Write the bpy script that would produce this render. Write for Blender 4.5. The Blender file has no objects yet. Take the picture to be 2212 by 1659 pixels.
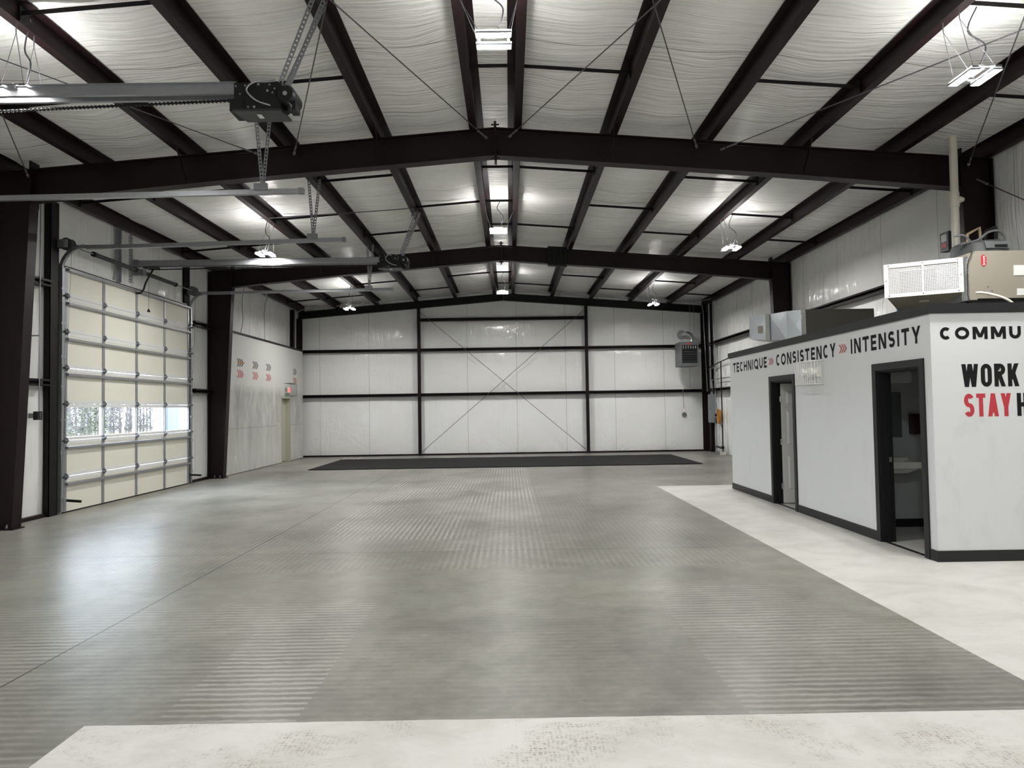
import bpy, math, random
from mathutils import Vector, Matrix
random.seed(7)
PI = math.pi
S = bpy.context.scene
COL = S.collection

# ------------------------------------------------------------------ camera
cam_d = bpy.data.cameras.new('camera'); cam = bpy.data.objects.new('camera', cam_d); COL.objects.link(cam)
S.camera = cam
F_PX, W_PX, H_PX = 1500.0, 2212.0, 1659.0
cam_d.sensor_width = 36.0; cam_d.lens = F_PX / W_PX * 36.0
cam_d.clip_start = 0.05; cam_d.clip_end = 500
ROLL = 0.0155
fw = Vector(((1100.0 - W_PX/2)/F_PX, -(882.0 - H_PX/2)/F_PX, 1.0)).normalized()   # direction of the hall's axis in camera axes
up = Vector((-math.sin(ROLL), math.cos(ROLL), 0)); up = (up - fw*up.dot(fw)).normalized()
rt = Vector((up.y*fw.z-up.z*fw.y, up.z*fw.x-up.x*fw.z, up.x*fw.y-up.y*fw.x))
cx, cy, cz = Vector((rt.x, fw.x, up.x)), Vector((rt.y, fw.y, up.y)), Vector((rt.z, fw.z, up.z))
cam.matrix_world = Matrix(((cx.x, cy.x, -cz.x, 0), (cx.y, cy.y, -cz.y, 0), (cx.z, cy.z, -cz.z, 1.70), (0, 0, 0, 1)))

# ------------------------------------------------------------------ sky, exposure, render quality
world = bpy.data.worlds.new('world'); S.world = world; world.use_nodes = True
bg = world.node_tree.nodes['Background']; bg.inputs[0].default_value = (0.80, 0.87, 1.0, 1); bg.inputs[1].default_value = 30.0
S.view_settings.view_transform = 'Standard'; S.view_settings.look = 'None'
S.view_settings.exposure = 0.0; S.view_settings.gamma = 1.0; S.view_settings.use_curve_mapping = False
S.cycles.use_denoising = True
S.cycles.max_bounces = 10; S.cycles.diffuse_bounces = 6; S.cycles.glossy_bounces = 4; S.cycles.transparent_max_bounces = 12
S.cycles.sample_clamp_indirect = 4.0
LAMP = 800.0            # radiance of the LED strips
# unseen area lamps added behind the camera to brighten the hall (same rows, same height, same size as the fixtures in view)
for x, y, z in [(x, y, z) for y in (-0.7, -8.3) for x, z in ((-5.05, 4.93), (-0.15, 5.42), (4.72, 4.98))]:
    ld = bpy.data.lights.new('added_fill_lamp', 'AREA'); ld.shape = 'RECTANGLE'; ld.size = 0.38; ld.size_y = 0.32; ld.energy = LAMP*PI*0.072*1.1
    lo = bpy.data.objects.new('added_fill_lamp', ld); COL.objects.link(lo); lo.location = (x, y, z)

# ------------------------------------------------------------------ the hall's measures
XL, XR, RX = -7.87, 7.50, -0.15          # side walls, ridge
YB, YF = -12.5, 25.98                      # front and end wall
FR = (2.9, 10.55, 18.2)                   # main frames
SL = 0.077
def zt(x): return 5.985 - SL*abs(x - RX)  # top of the rafters
PUR = [-0.44, -1.90, -3.36, -4.83, -6.30, -7.62]
PURR = [0.15, 1.61, 3.07, 4.53, 5.99, 7.30]

# ------------------------------------------------------------------ materials
class NT:
    def __init__(s, name):
        s.m = bpy.data.materials.new(name); s.m.use_nodes = True; s.t = s.m.node_tree
        s.b = s.t.nodes['Principled BSDF']; s.out = s.t.nodes['Material Output']
    def n(s, typ, **kw):
        nd = s.t.nodes.new(typ)
        for k, v in kw.items(): setattr(nd, k, v)
        return nd
    def put(s, sock, v):
        if isinstance(v, bpy.types.NodeSocket): s.t.links.new(v, sock)
        else: sock.default_value = v
    def math(s, op, a, b=None, c=None, clamp=False):
        nd = s.n('ShaderNodeMath', operation=op); nd.use_clamp = clamp
        s.put(nd.inputs[0], a)
        if b is not None: s.put(nd.inputs[1], b)
        if c is not None: s.put(nd.inputs[2], c)
        return nd.outputs[0]
    def xyz(s):
        tc = s.n('ShaderNodeTexCoord'); sp = s.n('ShaderNodeSeparateXYZ'); s.t.links.new(tc.outputs['Object'], sp.inputs[0])
        s.co = tc.outputs['Object']; return sp.outputs
    def vec(s, x, y, z):
        nd = s.n('ShaderNodeCombineXYZ')
        for i, v in enumerate((x, y, z)): s.put(nd.inputs[i], v)
        return nd.outputs[0]
    def scale(s, v, k):
        nd = s.n('ShaderNodeVectorMath', operation='MULTIPLY'); s.put(nd.inputs[0], v); nd.inputs[1].default_value = k; return nd.outputs[0]
    def noise(s, v, sc=1, det=3, rough=.5, dist=0.0):
        nd = s.n('ShaderNodeTexNoise'); s.put(nd.inputs['Vector'], v); nd.inputs['Scale'].default_value = sc
        nd.inputs['Detail'].default_value = det; nd.inputs['Roughness'].default_value = rough; nd.inputs['Distortion'].default_value = dist
        return nd.outputs[0]
    def ramp(s, f, stops):
        nd = s.n('ShaderNodeValToRGB'); e = nd.color_ramp.elements
        while len(e) < len(stops): e.new(.5)
        for i, (p, c) in enumerate(stops):
            e[i].position = p; e[i].color = (c, c, c, 1) if not isinstance(c, tuple) else (*c, 1)
        s.put(nd.inputs[0], f); return nd.outputs[0]
    def mix(s, f, a, b, mode='MIX'):
        nd = s.n('ShaderNodeMix', data_type='RGBA', blend_type=mode)
        s.put(nd.inputs[0], f)
        for i, v in ((6, a), (7, b)):
            if isinstance(v, tuple) and len(v) == 3: v = (*v, 1)
            s.put(nd.inputs[i], v)
        return nd.outputs[2]
    def bump(s, h, strength=.3, dist=.02):
        nd = s.n('ShaderNodeBump'); nd.inputs['Strength'].default_value = strength; nd.inputs['Distance'].default_value = dist
        s.put(nd.inputs['Height'], h); s.t.links.new(nd.outputs[0], s.b.inputs['Normal'])
    def set(s, color=None, rough=None, metal=None, spec=None):
        if color is not None: s.put(s.b.inputs['Base Color'], (*color, 1) if isinstance(color, tuple) else color)
        if rough is not None: s.put(s.b.inputs['Roughness'], rough)
        if metal is not None: s.b.inputs['Metallic'].default_value = metal
        if spec is not None: s.b.inputs['Specular IOR Level'].default_value = spec
        return s.m

def simple(name, c, rough=.5, metal=0.0, var=.12, sc=6.0, spec=.5):
    """one colour with a little noise wear"""
    k = NT(name); k.xyz()
    f = k.noise(k.co, sc, 4, .6)
    col = k.mix(f, tuple(v*(1-var) for v in c), tuple(min(1, v*(1+var)) for v in c))
    return k.set(col, rough, metal, spec)

M = {}
M['steel'] = simple('primer_red_steel', (.0100, .0042, .0047), .45, 0, .3, 3.0, .22)
M['steel_dark'] = simple('dark_steel', (.006, .0045, .005), .5, 0, .2, 3.0, .2)
M['galv'] = simple('galvanised', (.36, .37, .39), .38, .75, .14, 14)
M['galv_dull'] = simple('galvanised_dull', (.23, .235, .25), .5, .45, .15, 14)
M['cable'] = simple('cable', (.10, .10, .11), .5, .4)
M['black'] = simple('black_paint', (.010, .010, .011), .5, 0, .12, 6, .25)
M['ink'] = simple('black_lettering', (.008, .008, .009), .6, 0, .1, 6, .15)
M['black_trim'] = simple('black_trim', (.011, .0115, .013), .45, 0, .12, 6, .3)
M['rubber'] = None
M['cream'] = simple('door_cream', (.76, .745, .65), .45, 0, .04, 2.0)
M['rail'] = simple('door_rail', (.74, .75, .74), .4, 0, .05)
M['white'] = simple('white_enamel', (.80, .80, .77), .35, 0, .03)
M['white_dull'] = simple('white_dull', (.66, .66, .64), .5, 0, .04)
M['pvc'] = simple('pvc', (.66, .62, .54), .35, 0, .05)
M['tan'] = simple('tan_sheet', (.27, .245, .20), .42, 0, .04)
M['olive'] = simple('olive_sheet', (.065, .062, .050), .45, 0, .08)
M['grey'] = simple('grey_enamel', (.20, .215, .22), .4, 0, .06)
M['darkgrey'] = simple('dark_grey_enamel', (.055, .06, .063), .45, 0, .1)
M['heater'] = simple('heater_enamel', (.085, .09, .095), .45, 0, .08)
M['cover'] = simple('opener_cover', (.022, .022, .024), .4)
M['red'] = simple('red_mark', (.45, .02, .035), .45, 0, .06)
M['redbox'] = simple('dark_red_plastic', (.045, .006, .008), .25)
M['orange'] = simple('orange', (.42, .19, .03), .5)
M['blue'] = simple('blue', (.03, .13, .32), .4)
M['yellow'] = simple('yellow', (.7, .6, .08), .5)
M['brass'] = simple('copper', (.30, .24, .15), .45, .3)
M['chrome'] = simple('chrome', (.6, .6, .6), .2, 1.0, .03)
M['label'] = simple('paper_label', (.75, .75, .74), .5, 0, .08, 40)
M['porcelain'] = simple('porcelain', (.75, .74, .70), .15, 0, .02)
M['mirror'] = simple('mirror', (.32, .34, .36), .05, .9, .02)
M['door_white'] = simple('door_white', (.68, .68, .66), .4, 0, .03)
M['door_beige'] = simple('door_beige', (.46, .45, .36), .45, 0, .04)

k = NT('led_strip'); k.b.inputs['Base Color'].default_value = (.8, .8, .8, 1)
k.b.inputs['Emission Color'].default_value = (1.0, .985, .95, 1); k.b.inputs['Emission Strength'].default_value = LAMP; M['led'] = k.m
k = NT('exit_red'); k.b.inputs['Base Color'].default_value = (.7, .08, .08, 1)
k.b.inputs['Emission Color'].default_value = (1.0, .12, .12, 1); k.b.inputs['Emission Strength'].default_value = 1.2; M['exit'] = k.m

def insulation(name, axis):
    """white vinyl facing, creased along one direction; taped seams every 1.83 m"""
    k = NT(name); o = k.xyz(); x, y, z = o
    along, across = (x, y) if axis == 'X' else ((z, x) if axis == 'ZX' else (z, y))
    roof = axis == 'X'
    warp = k.noise(k.co, .6, 2, .5)
    ac = k.math('ADD', across, k.math('MULTIPLY', k.math('SUBTRACT', warp, .5), .5 if roof else .35))
    n1 = k.noise(k.vec(k.math('MULTIPLY', along, .8), k.math('MULTIPLY', ac, 18.0 if roof else 13.0), 0.0), 1, 2, .5, .25)
    n2 = k.noise(k.vec(k.math('MULTIPLY', along, 1.5), k.math('MULTIPLY', ac, 46.0 if roof else 34.0), 3.0), 1, 2, .5, .2)
    n0 = k.noise(k.vec(k.math('MULTIPLY', along, .6), k.math('MULTIPLY', ac, 3.0), 7.0), 1, 2, .5, .2)
    amp = k.ramp(k.noise(k.co, .5, 3, .6), [(.36, .25), (.64, 1.0)]) if roof else k.ramp(k.noise(k.co, .9, 3, .6), [(.46, .06), (.70, 1.0)])
    h = k.math('ADD', k.math('MULTIPLY', k.math('MULTIPLY', n1, amp), 1.0), k.math('MULTIPLY', k.math('MULTIPLY', n2, amp), .36))
    h = k.math('ADD', h, k.math('MULTIPLY', n0, 0.9 if roof else .25))
    sv = k.math('ADD', k.math('DIVIDE', k.math('SUBTRACT', across, .3), 1.84), .5) if axis == 'ZX' else k.math('DIVIDE', across, 1.83)
    sm = k.math('ABSOLUTE', k.math('SUBTRACT', k.math('FRACT', sv), .5))
    if axis == 'ZX':     # pleats that fan out of the foot of each seam
        u = k.math('MULTIPLY', k.math('SUBTRACT', k.math('FRACT', sv), .5), 1.84); zz = k.math('ADD', z, .04)
        ang = k.math('ARCTAN2', u, zz); rad = k.math('SQRT', k.math('ADD', k.math('MULTIPLY', u, u), k.math('MULTIPLY', zz, zz)))
        cell = k.n('ShaderNodeTexWhiteNoise', noise_dimensions='1D'); k.put(cell.inputs['W'], k.math('FLOOR', sv))
        fan = k.noise(k.vec(k.math('MULTIPLY', ang, 7.5), k.math('MULTIPLY', rad, .7), k.math('FLOOR', sv)), 1, 2, .5, .2)
        mask = k.math('MULTIPLY', k.ramp(rad, [(.05, 1.0), (1.0, 0.0)]), k.math('ADD', .35, k.math('MULTIPLY', cell.outputs[0], .9)))
        h = k.math('ADD', h, k.math('MULTIPLY', k.math('MULTIPLY', fan, mask), 1.5))
    seam = k.math('LESS_THAN', sm, .0042 if roof else .003)
    h = k.math('SUBTRACT', h, k.math('MULTIPLY', seam, .4))
    k.bump(h, 1.0, .036 if roof else .030)
    c = k.mix(k.noise(k.co, 1.1, 3, .6), (.86, .86, .845), (.90, .90, .885)) if roof else k.mix(k.noise(k.co, 1.1, 3, .6), (.81, .815, .805), (.87, .87, .86))
    c = k.mix(k.math('MULTIPLY', seam, .75), c, (.2, .2, .2))
    return k.set(c, .22 if roof else .16, 0, .5 if roof else .35)
M['ins_roof'] = insulation('roof_insulation', 'X')
M['ins_end'] = insulation('end_wall_insulation', 'ZX')
M['ins_side'] = insulation('side_wall_insulation', 'ZY')

# floor: worn sealed concrete with the ribbed print of rubber mats, white coated lanes
k = NT('hall_floor'); x, y, z = k.xyz()
lt = lambda a, b: k.math('LESS_THAN', a, b)
gt = lambda a, b: k.math('GREATER_THAN', a, b)
mul = lambda a, b: k.math('MULTIPLY', a, b)
add = lambda a, b: k.math('ADD', a, b)
sub = lambda a, b: k.math('SUBTRACT', a, b)
wob = k.noise(k.co, 3.0, 3, .6)
lane = k.math('MAXIMUM', mul(gt(x, 3.1), lt(y, 14.8)), mul(lt(y, add(3.87, mul(sub(wob, .5), .02))), gt(x, -2.35)))
n1 = k.noise(k.co, .42, 5, .62, .4); n2 = k.noise(k.scale(k.co, (.8, 2.2, 1)), 1.6, 8, .72, .6); n3 = k.noise(k.co, 22, 4, .7)
mott = k.noise(k.co, 3.4, 7, .66, .3); fine = k.noise(k.scale(k.co, (1, 1.5, 1)), 11, 6, .72)
base = k.ramp(add(add(mul(n1, .44), mul(n2, .22)), add(mul(mott, .22), mul(fine, .12))), [(.37, (.112, .110, .097)), (.5, (.185, .182, .159)), (.63, (.275, .271, .240))])
base = k.mix(mul(k.ramp(k.noise(k.co, .9, 4, .7), [(.55, 0.0), (.75, 1.0)]), .30), base, (.27, .225, .185))
base = k.mix(mul(k.ramp(k.noise(k.co, 1.3, 7, .75, .4), [(.55, 0.0), (.75, 1.0)]), .32), base, (.09, .09, .08))
orient = mul(lt(x, 2.6), gt(y, 7.45))
inv = sub(1.0, orient)
c = add(add(mul(x, orient), mul(y, inv)), add(mul(sub(k.noise(k.co, 5.0, 2, .5), .5), .03), mul(sub(k.noise(k.co, 17, 2, .5), .5), .022)))
st = add(mul(k.math('SINE', mul(c, 2*PI/.0745)), .5), .5)
st = k.ramp(st, [(.3, 0.0), (.85, 1.0)])
cell = k.n('ShaderNodeTexWhiteNoise', noise_dimensions='2D')
k.put(cell.inputs['Vector'], k.vec(k.math('FLOOR', k.math('DIVIDE', add(x, .76), 1.22)), k.math('FLOOR', k.math('DIVIDE', add(y, .1), 1.83)), 0.0))
patch = k.ramp(k.noise(k.scale(k.co, (1, .7, 1)), .8, 5, .65), [(.36, .08), (.60, 1.0)])
amp = mul(patch, add(.4, mul(cell.outputs[0], .6)))
strong = mul(mul(gt(x, -2.62), lt(x, .46)), gt(y, 9.2))
zone_y = add(mul(gt(x, -5.5), add(.34, mul(lt(x, .46), .14))), mul(strong, 1.1))
zone_x = add(.16, add(mul(lt(x, -1.2), mul(lt(y, 6.2), .55)), mul(mul(gt(x, 1.3), lt(y, 6.6)), .40)))
amp = mul(mul(amp, add(mul(orient, zone_y), mul(inv, zone_x))), gt(y, 3.0))
base = k.mix(k.math('MINIMUM', mul(amp, mul(st, .62)), 1.0), base, (.47, .465, .43))
base = k.mix(mul(amp, mul(sub(1.0, st), .34)), base, (.085, .085, .075))
dust = mul(k.ramp(k.math('DIVIDE', y, 30.0), [(.27, 0.0), (.36, 1.0), (.66, 1.0), (.80, .55)]), k.ramp(k.noise(k.scale(k.co, (1, .8, 1)), .7, 5, .65), [(.36, .1), (.62, 1.0)]))
base = k.mix(mul(dust, add(.22, mul(lt(x, .46), .18))), base, (.47, .465, .42))
specks = gt(k.noise(k.co, 16, 2, .5), .78)
base = k.mix(mul(specks, .6), base, (.05, .05, .045))
jl = lambda v, p, w: lt(k.math('ABSOLUTE', sub(v, p)), w)
jn = k.math('MAXIMUM', jl(x, -3.22, .008), k.math('MAXIMUM', jl(y, 8.39, .007), mul(mul(jl(x, 2.68, .006), gt(y, 15)), .6)))
base = k.mix(mul(jn, .8), base, (.03, .03, .028))
# white lanes
wn = k.noise(k.scale(k.co, (1, 1.6, 1)), 1.3, 7, .7, .5)
wh = k.ramp(wn, [(.3, (.44, .43, .395)), (.55, (.54, .535, .505)), (.75, (.575, .57, .54))])
cw = mul(sub(k.noise(k.co, 9, 3, .6), .5), .045)
coin = mul(k.math('SINE', mul(add(x, cw), 2*PI/.046)), k.math('SINE', mul(sub(y, cw), 2*PI/.046)))
wear = k.ramp(k.noise(k.scale(k.co, (1, 1.5, 1)), 1.5, 5, .7, .4), [(.50, 0.0), (.66, 1.0)])
strip = lt(y, 3.87)
wornspot = mul(mul(gt(k.math('ABSOLUTE', coin), .34), wear), mul(strip, k.ramp(k.noise(k.co, 28, 3, .7), [(.46, 0.0), (.54, 1.0)])))
wh = k.mix(mul(wornspot, .75), wh, (.16, .145, .125))
wh = k.mix(mul(mul(wear, strip), .25), wh, (.40, .345, .30))
scr = k.noise(k.scale(k.co, (9, 34, 1)), 1, 4, .7, 1.2)
wh = k.mix(mul(gt(scr, .69), .5), wh, (.22, .21, .19))
wh = k.mix(mul(gt(k.noise(k.co, 30, 3, .6), .735), .6), wh, (.14, .13, .115))
wh = k.mix(mul(k.ramp(k.noise(k.co, 2.4, 7, .72), [(.5, 0.0), (.75, 1.0)]), .35), wh, (.42, .41, .38))
col = k.mix(lane, base, wh)
rgh = add(mul(n2, .10), .28)
rgh = add(rgh, mul(lane, .05))
k.bump(add(add(mul(mul(st, amp), .35), mul(fine, .35)), mul(mott, .4)), .13, .02)
M['floor'] = k.set(col, rgh, 0, .08)

# board wall: pale panels, sooty lower half, seams
k = NT('board_wall'); x, y, z = k.xyz()
soot = k.noise(k.vec(mul(x, 1), mul(y, 1.9), mul(z, .55)), 1.0, 8, .72, .5)
hb = k.ramp(k.math('DIVIDE', z, 4.0), [(.0, .45), (.12, .35), (.34, .75), (.56, 1.0), (.63, .15), (.72, 0.0)])
f = mul(k.ramp(soot, [(.36, .1), (.72, 1.0)]), hb)
c = k.mix(mul(f, .85), (.62, .62, .60), (.17, .17, .15))
fine = k.noise(k.vec(mul(x, 1), mul(y, 9), mul(z, 2.0)), 1.0, 8, .75)
c = k.mix(mul(k.ramp(fine, [(.42, 0.0), (.62, 1.0)]), mul(hb, .3)), c, (.20, .20, .18))
sm = k.math('MAXIMUM', mul(jl(y, 20.43, .01), lt(z, 1.25)), jl(z, 1.25, .008))
c = k.mix(mul(sm, .45), c, (.1, .1, .095))
M['board'] = k.set(c, .6)

# painted booth wall with scuffs
k = NT('booth_paint'); x, y, z = k.xyz()
sc = k.ramp(k.noise(k.vec(mul(x, 2.0), mul(y, 2.0), mul(z, 1.0)), 1.2, 8, .75, .3), [(.54, 0.0), (.72, 1.0)])
hb = k.ramp(k.math('DIVIDE', z, 2.7), [(0.0, .5), (.25, 1.0), (.6, .8), (.85, 0.1)])
c = k.mix(mul(mul(sc, hb), .32), (.64, .65, .66), (.39, .39, .38))
tiny = gt(k.noise(k.co, 12, 2, .5), .80)
c = k.mix(mul(tiny, .55), c, (.15, .15, .15))
M['booth'] = k.set(c, .5)
M['bath'] = simple('bath_paint', (.40, .42, .42), .6, 0, .04)

# rubber mat
k = NT('rubber_mat'); x, y, z = k.xyz()
lint = gt(k.noise(k.scale(k.co, (6, 12, 1)), 1, 3, .6), .73)
c = k.mix(mul(lint, .35), (.0075, .0075, .0075), (.10, .10, .09))
k.bump(k.noise(k.co, 60, 2), .2, .01); M['rubber'] = k.set(c, .8, 0, .2)

# foil duct
k = NT('foil'); k.xyz(); k.bump(k.noise(k.co, 5, 3, .5), .12, .03); M['foil'] = k.set((.50, .53, .56), .34, .85)
k = NT('foil_tape'); k.xyz(); k.bump(k.noise(k.co, 55, 4, .7), 1.0, .03); M['tape'] = k.set((.62, .63, .62), .22, .9)
# glass pane of the overhead door
k = NT('pane_glass'); g = k.n('ShaderNodeBsdfGlossy'); g.inputs['Roughness'].default_value = .02
tr = k.n('ShaderNodeBsdfTransparent'); tr.inputs[0].default_value = (.93, .96, .96, 1); mx = k.n('ShaderNodeMixShader'); mx.inputs[0].default_value = .06
k.t.links.new(tr.outputs[0], mx.inputs[1]); k.t.links.new(g.outputs[0], mx.inputs[2]); k.t.links.new(mx.outputs[0], k.out.inputs[0]); M['glass'] = k.m
# outdoors
M['straw'] = simple('straw_ground', (.032, .026, .016), .9, 0, .35, .6)
M['bark'] = simple('bark', (.05, .047, .045), .9, 0, .3)
M['twig'] = simple('twig', (.05, .045, .043), .9, 0, .3)
M['leaf'] = simple('evergreen_leaf', (.028, .038, .014), .8, 0, .4)
M['drygrass'] = simple('dry_grass', (.055, .039, .025), .9, 0, .35)
M['post_white'] = simple('weathered_white', (.13, .13, .135), .6)
M['shed'] = simple('shed_blue', (.078, .098, .108), .6, 0, .03)

# ------------------------------------------------------------------ mesh helpers
class MB:
    def __init__(s): s.v = []; s.f = []; s.sm = set()
    def add(s, vs, fs, smooth=False):
        o = len(s.v); s.v += [tuple(p) for p in vs]
        for f in fs:
            if smooth: s.sm.add(len(s.f))
            s.f.append(tuple(i + o for i in f))
        return s
    def box(s, x0, x1, y0, y1, z0, z1):
        if x0 > x1: x0, x1 = x1, x0
        if y0 > y1: y0, y1 = y1, y0
        if z0 > z1: z0, z1 = z1, z0
        v = [(x0,y0,z0),(x1,y0,z0),(x1,y1,z0),(x0,y1,z0),(x0,y0,z1),(x1,y0,z1),(x1,y1,z1),(x0,y1,z1)]
        return s.add(v, [(0,3,2,1),(4,5,6,7),(0,1,5,4),(1,2,6,5),(2,3,7,6),(3,0,4,7)])
    def hexa(s, b, t):
        """8 corners: bottom ring b, top ring t"""
        return s.add(list(b)+list(t), [(0,3,2,1),(4,5,6,7),(0,1,5,4),(1,2,6,5),(2,3,7,6),(3,0,4,7)])
    def bar(s, a, b, w, h, upv=(0, 0, 1)):
        a, b = Vector(a), Vector(b); d = (b-a).normalized(); u = Vector(upv)
        if abs(d.dot(u)) > .98: u = Vector((1, 0, 0))
        sd = d.cross(u).normalized()*w/2; u2 = sd.cross(d).normalized()*h/2
        q = lambda p: [p-sd-u2, p+sd-u2, p+sd+u2, p-sd+u2]
        return s.hexa(q(a), q(b))
    def tube(s, pts, r, n=8, cap=True):
        pts = [Vector(p) for p in pts]; rings = []; prev = None
        for i, p in enumerate(pts):
            d = (pts[min(i+1, len(pts)-1)] - pts[max(i-1, 0)]).normalized()
            if prev is None:
                u = Vector((0, 0, 1)) if abs(d.z) < .9 else Vector((1, 0, 0))
                u = (u - d*u.dot(d)).normalized()
            else:
                u = (prev - d*prev.dot(d)).normalized()
            prev = u; w = d.cross(u); rr = r[i] if isinstance(r, (list, tuple)) else r
            rings.append([p + (u*math.cos(2*PI*j/n) + w*math.sin(2*PI*j/n))*rr for j in range(n)])
        vs = [q for R in rings for q in R]; fs = []
        for i in range(len(rings)-1):
            for j in range(n):
                fs.append((i*n+j, i*n+(j+1) % n, (i+1)*n+(j+1) % n, (i+1)*n+j))
        s.add(vs, fs, True)
        if cap:
            s.add(rings[0], [tuple(range(n))[::-1]]); s.add(rings[-1], [tuple(range(n))])
        return s
    def prism(s, prof, a, b, ux, uy):
        """profile (list of 2d points) swept from a to b; ux, uy are the profile's axes"""
        a, b, ux, uy = Vector(a), Vector(b), Vector(ux), Vector(uy); n = len(prof)
        va = [a + ux*p[0] + uy*p[1] for p in prof]; vb = [b + ux*p[0] + uy*p[1] for p in prof]
        fs = [(i, (i+1) % n, n+(i+1) % n, n+i) for i in range(n)] + [tuple(range(n))[::-1], tuple(range(n, 2*n))]
        return s.add(va+vb, fs)
    def lathe(s, c, prof, n=20):
        """prof: list of (r, z) around the vertical axis at c"""
        vs = []; fs = []
        for r, z in prof: vs += [(c[0]+r*math.cos(2*PI*j/n), c[1]+r*math.sin(2*PI*j/n), c[2]+z) for j in range(n)]
        for i in range(len(prof)-1):
            for j in range(n): fs.append((i*n+j, i*n+(j+1) % n, (i+1)*n+(j+1) % n, (i+1)*n+j))
        s.add(vs, fs, True)
        m = len(prof)-1; base = len(s.v)-len(vs)
        s.f.append(tuple(base+j for j in range(n))[::-1]); s.f.append(tuple(base+m*n+j for j in range(n)))
        return s
    def sphere(s, c, r, n=10, sc=(1, 1, 1)):
        vs = []; fs = []
        for i in range(n//2+1):
            t = PI*i/(n//2)
            for j in range(n):
                p = 2*PI*j/n; vs.append((c[0]+r*sc[0]*math.sin(t)*math.cos(p), c[1]+r*sc[1]*math.sin(t)*math.sin(p), c[2]+r*sc[2]*math.cos(t)))
        for i in range(n//2):
            for j in range(n): fs.append((i*n+j, (i+1)*n+j, (i+1)*n+(j+1) % n, i*n+(j+1) % n))
        return s.add(vs, fs, True)
    def build(s, name, mat, parent=None, label=None):
        me = bpy.data.meshes.new(name); off = Vector((0, 0, 0))
        if parent is not None:
            p = parent
            while p is not None: off += p.location; p = p.parent
        me.from_pydata([(v[0]-off.x, v[1]-off.y, v[2]-off.z) for v in s.v], [], s.f)
        for i in s.sm: me.polygons[i].use_smooth = True
        me.update()
        o = bpy.data.objects.new(name, me); COL.objects.link(o)
        me.materials.append(mat if not isinstance(mat, str) else M[mat])
        if parent is not None: o.parent = parent
        if label: o['label'] = label
        return o

def tag(o, label, cat, group=None, kind='thing'):
    o['label'] = label; o['category'] = cat; o['kind'] = kind
    if group: o['group'] = group
    return o
def thing(name, loc, label, cat, group=None, kind='thing'):
    o = bpy.data.objects.new(name, None); COL.objects.link(o); o.location = loc; o.empty_display_size = .1
    return tag(o, label, cat, group, kind)
def struct(name, mb, mat, label, cat):
    return tag(mb.build(name, mat), label, cat, None, 'structure')
def arc(c, r, a0, a1, ax, ay, n=10):
    c, ax, ay = Vector(c), Vector(ax), Vector(ay)
    return [c + ax*r*math.cos(a0+(a1-a0)*i/n) + ay*r*math.sin(a0+(a1-a0)*i/n) for i in range(n+1)]
def smooth(pts, n=6):
    """Catmull-Rom through pts"""
    p = [Vector(q) for q in pts]; out = []
    for i in range(len(p)-1):
        a, b, c, d = p[max(i-1, 0)], p[i], p[i+1], p[min(i+2, len(p)-1)]
        for j in range(n):
            t = j/n; out.append(.5*((2*b)+(c-a)*t+(2*a-5*b+4*c-d)*t*t+(3*b-a-3*c+d)*t**3))
    return out + [p[-1]]
def slotted(mb, a, b, w=.035, side=(1, 0, 0), pitch=.05):
    """slotted steel angle from a to b: two legs, each a punched strip"""
    a, b = Vector(a), Vector(b); d = b-a; L = d.length; d.normalize()
    s1 = Vector(side); s1 = (s1 - d*s1.dot(d)).normalized(); s2 = d.cross(s1)
    n = max(4, int(L/pitch)); t = .004
    for u in (s1, s2):
        nrm = d.cross(u)
        mb.bar(a+u*w*.14, b+u*w*.14, w*.28, t, nrm); mb.bar(a+u*w*.86, b+u*w*.86, w*.28, t, nrm)
        for i in range(n+1):
            q = a + d*(L*i/n)
            c0 = q + u*w*.5
            mb.bar(c0-d*pitch*.27, c0+d*pitch*.27, w*.46, t, nrm)
    return mb

# ------------------------------------------------------------------ setting: floor, walls, roof
mb = MB().box(-7.95, 7.6, YB-.1, 26.1, -.12, 0)
struct('floor', mb, 'floor', 'worn grey concrete floor with ribbed mat prints and white coated lanes', 'floor')

def grid(mb, us, vs, fn):
    o = [fn(u, v) for v in vs for u in us]; nu = len(us)
    mb.add(o, [(j*nu+i, j*nu+i+1, (j+1)*nu+i+1, (j+1)*nu+i) for j in range(len(vs)-1) for i in range(nu-1)], True)
def lin(a, b, n): return [a+(b-a)*i/n for i in range(n+1)]
# roof blanket sagging between purlins
mb = MB(); tops = sorted(PUR+PURR)
edges = [XL-.05] + tops[1:-1] + [XR+.08]
def roofz(x): return zt(x) + .205
for a, b in zip(edges[:-1], edges[1:]):
    sag = .045 * min(1, (b-a)/1.4)
    def fn(u, v, a=a, b=b, sag=sag):
        t = (u-a)/(b-a); w = 1+.15*math.sin(v*1.7+a*2.1)+.08*math.sin(v*4.3+a)
        return (u, v, roofz(u) - sag*math.sin(PI*t)**2.6*w + .004)
    grid(mb, lin(a, b, 10), lin(YB, 26.05, 140), lambda u, v, fn=fn: fn(u, v))
struct('ceiling', mb, 'ins_roof', 'white creased insulation blanket under the shallow pitched roof', 'ceiling')

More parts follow.
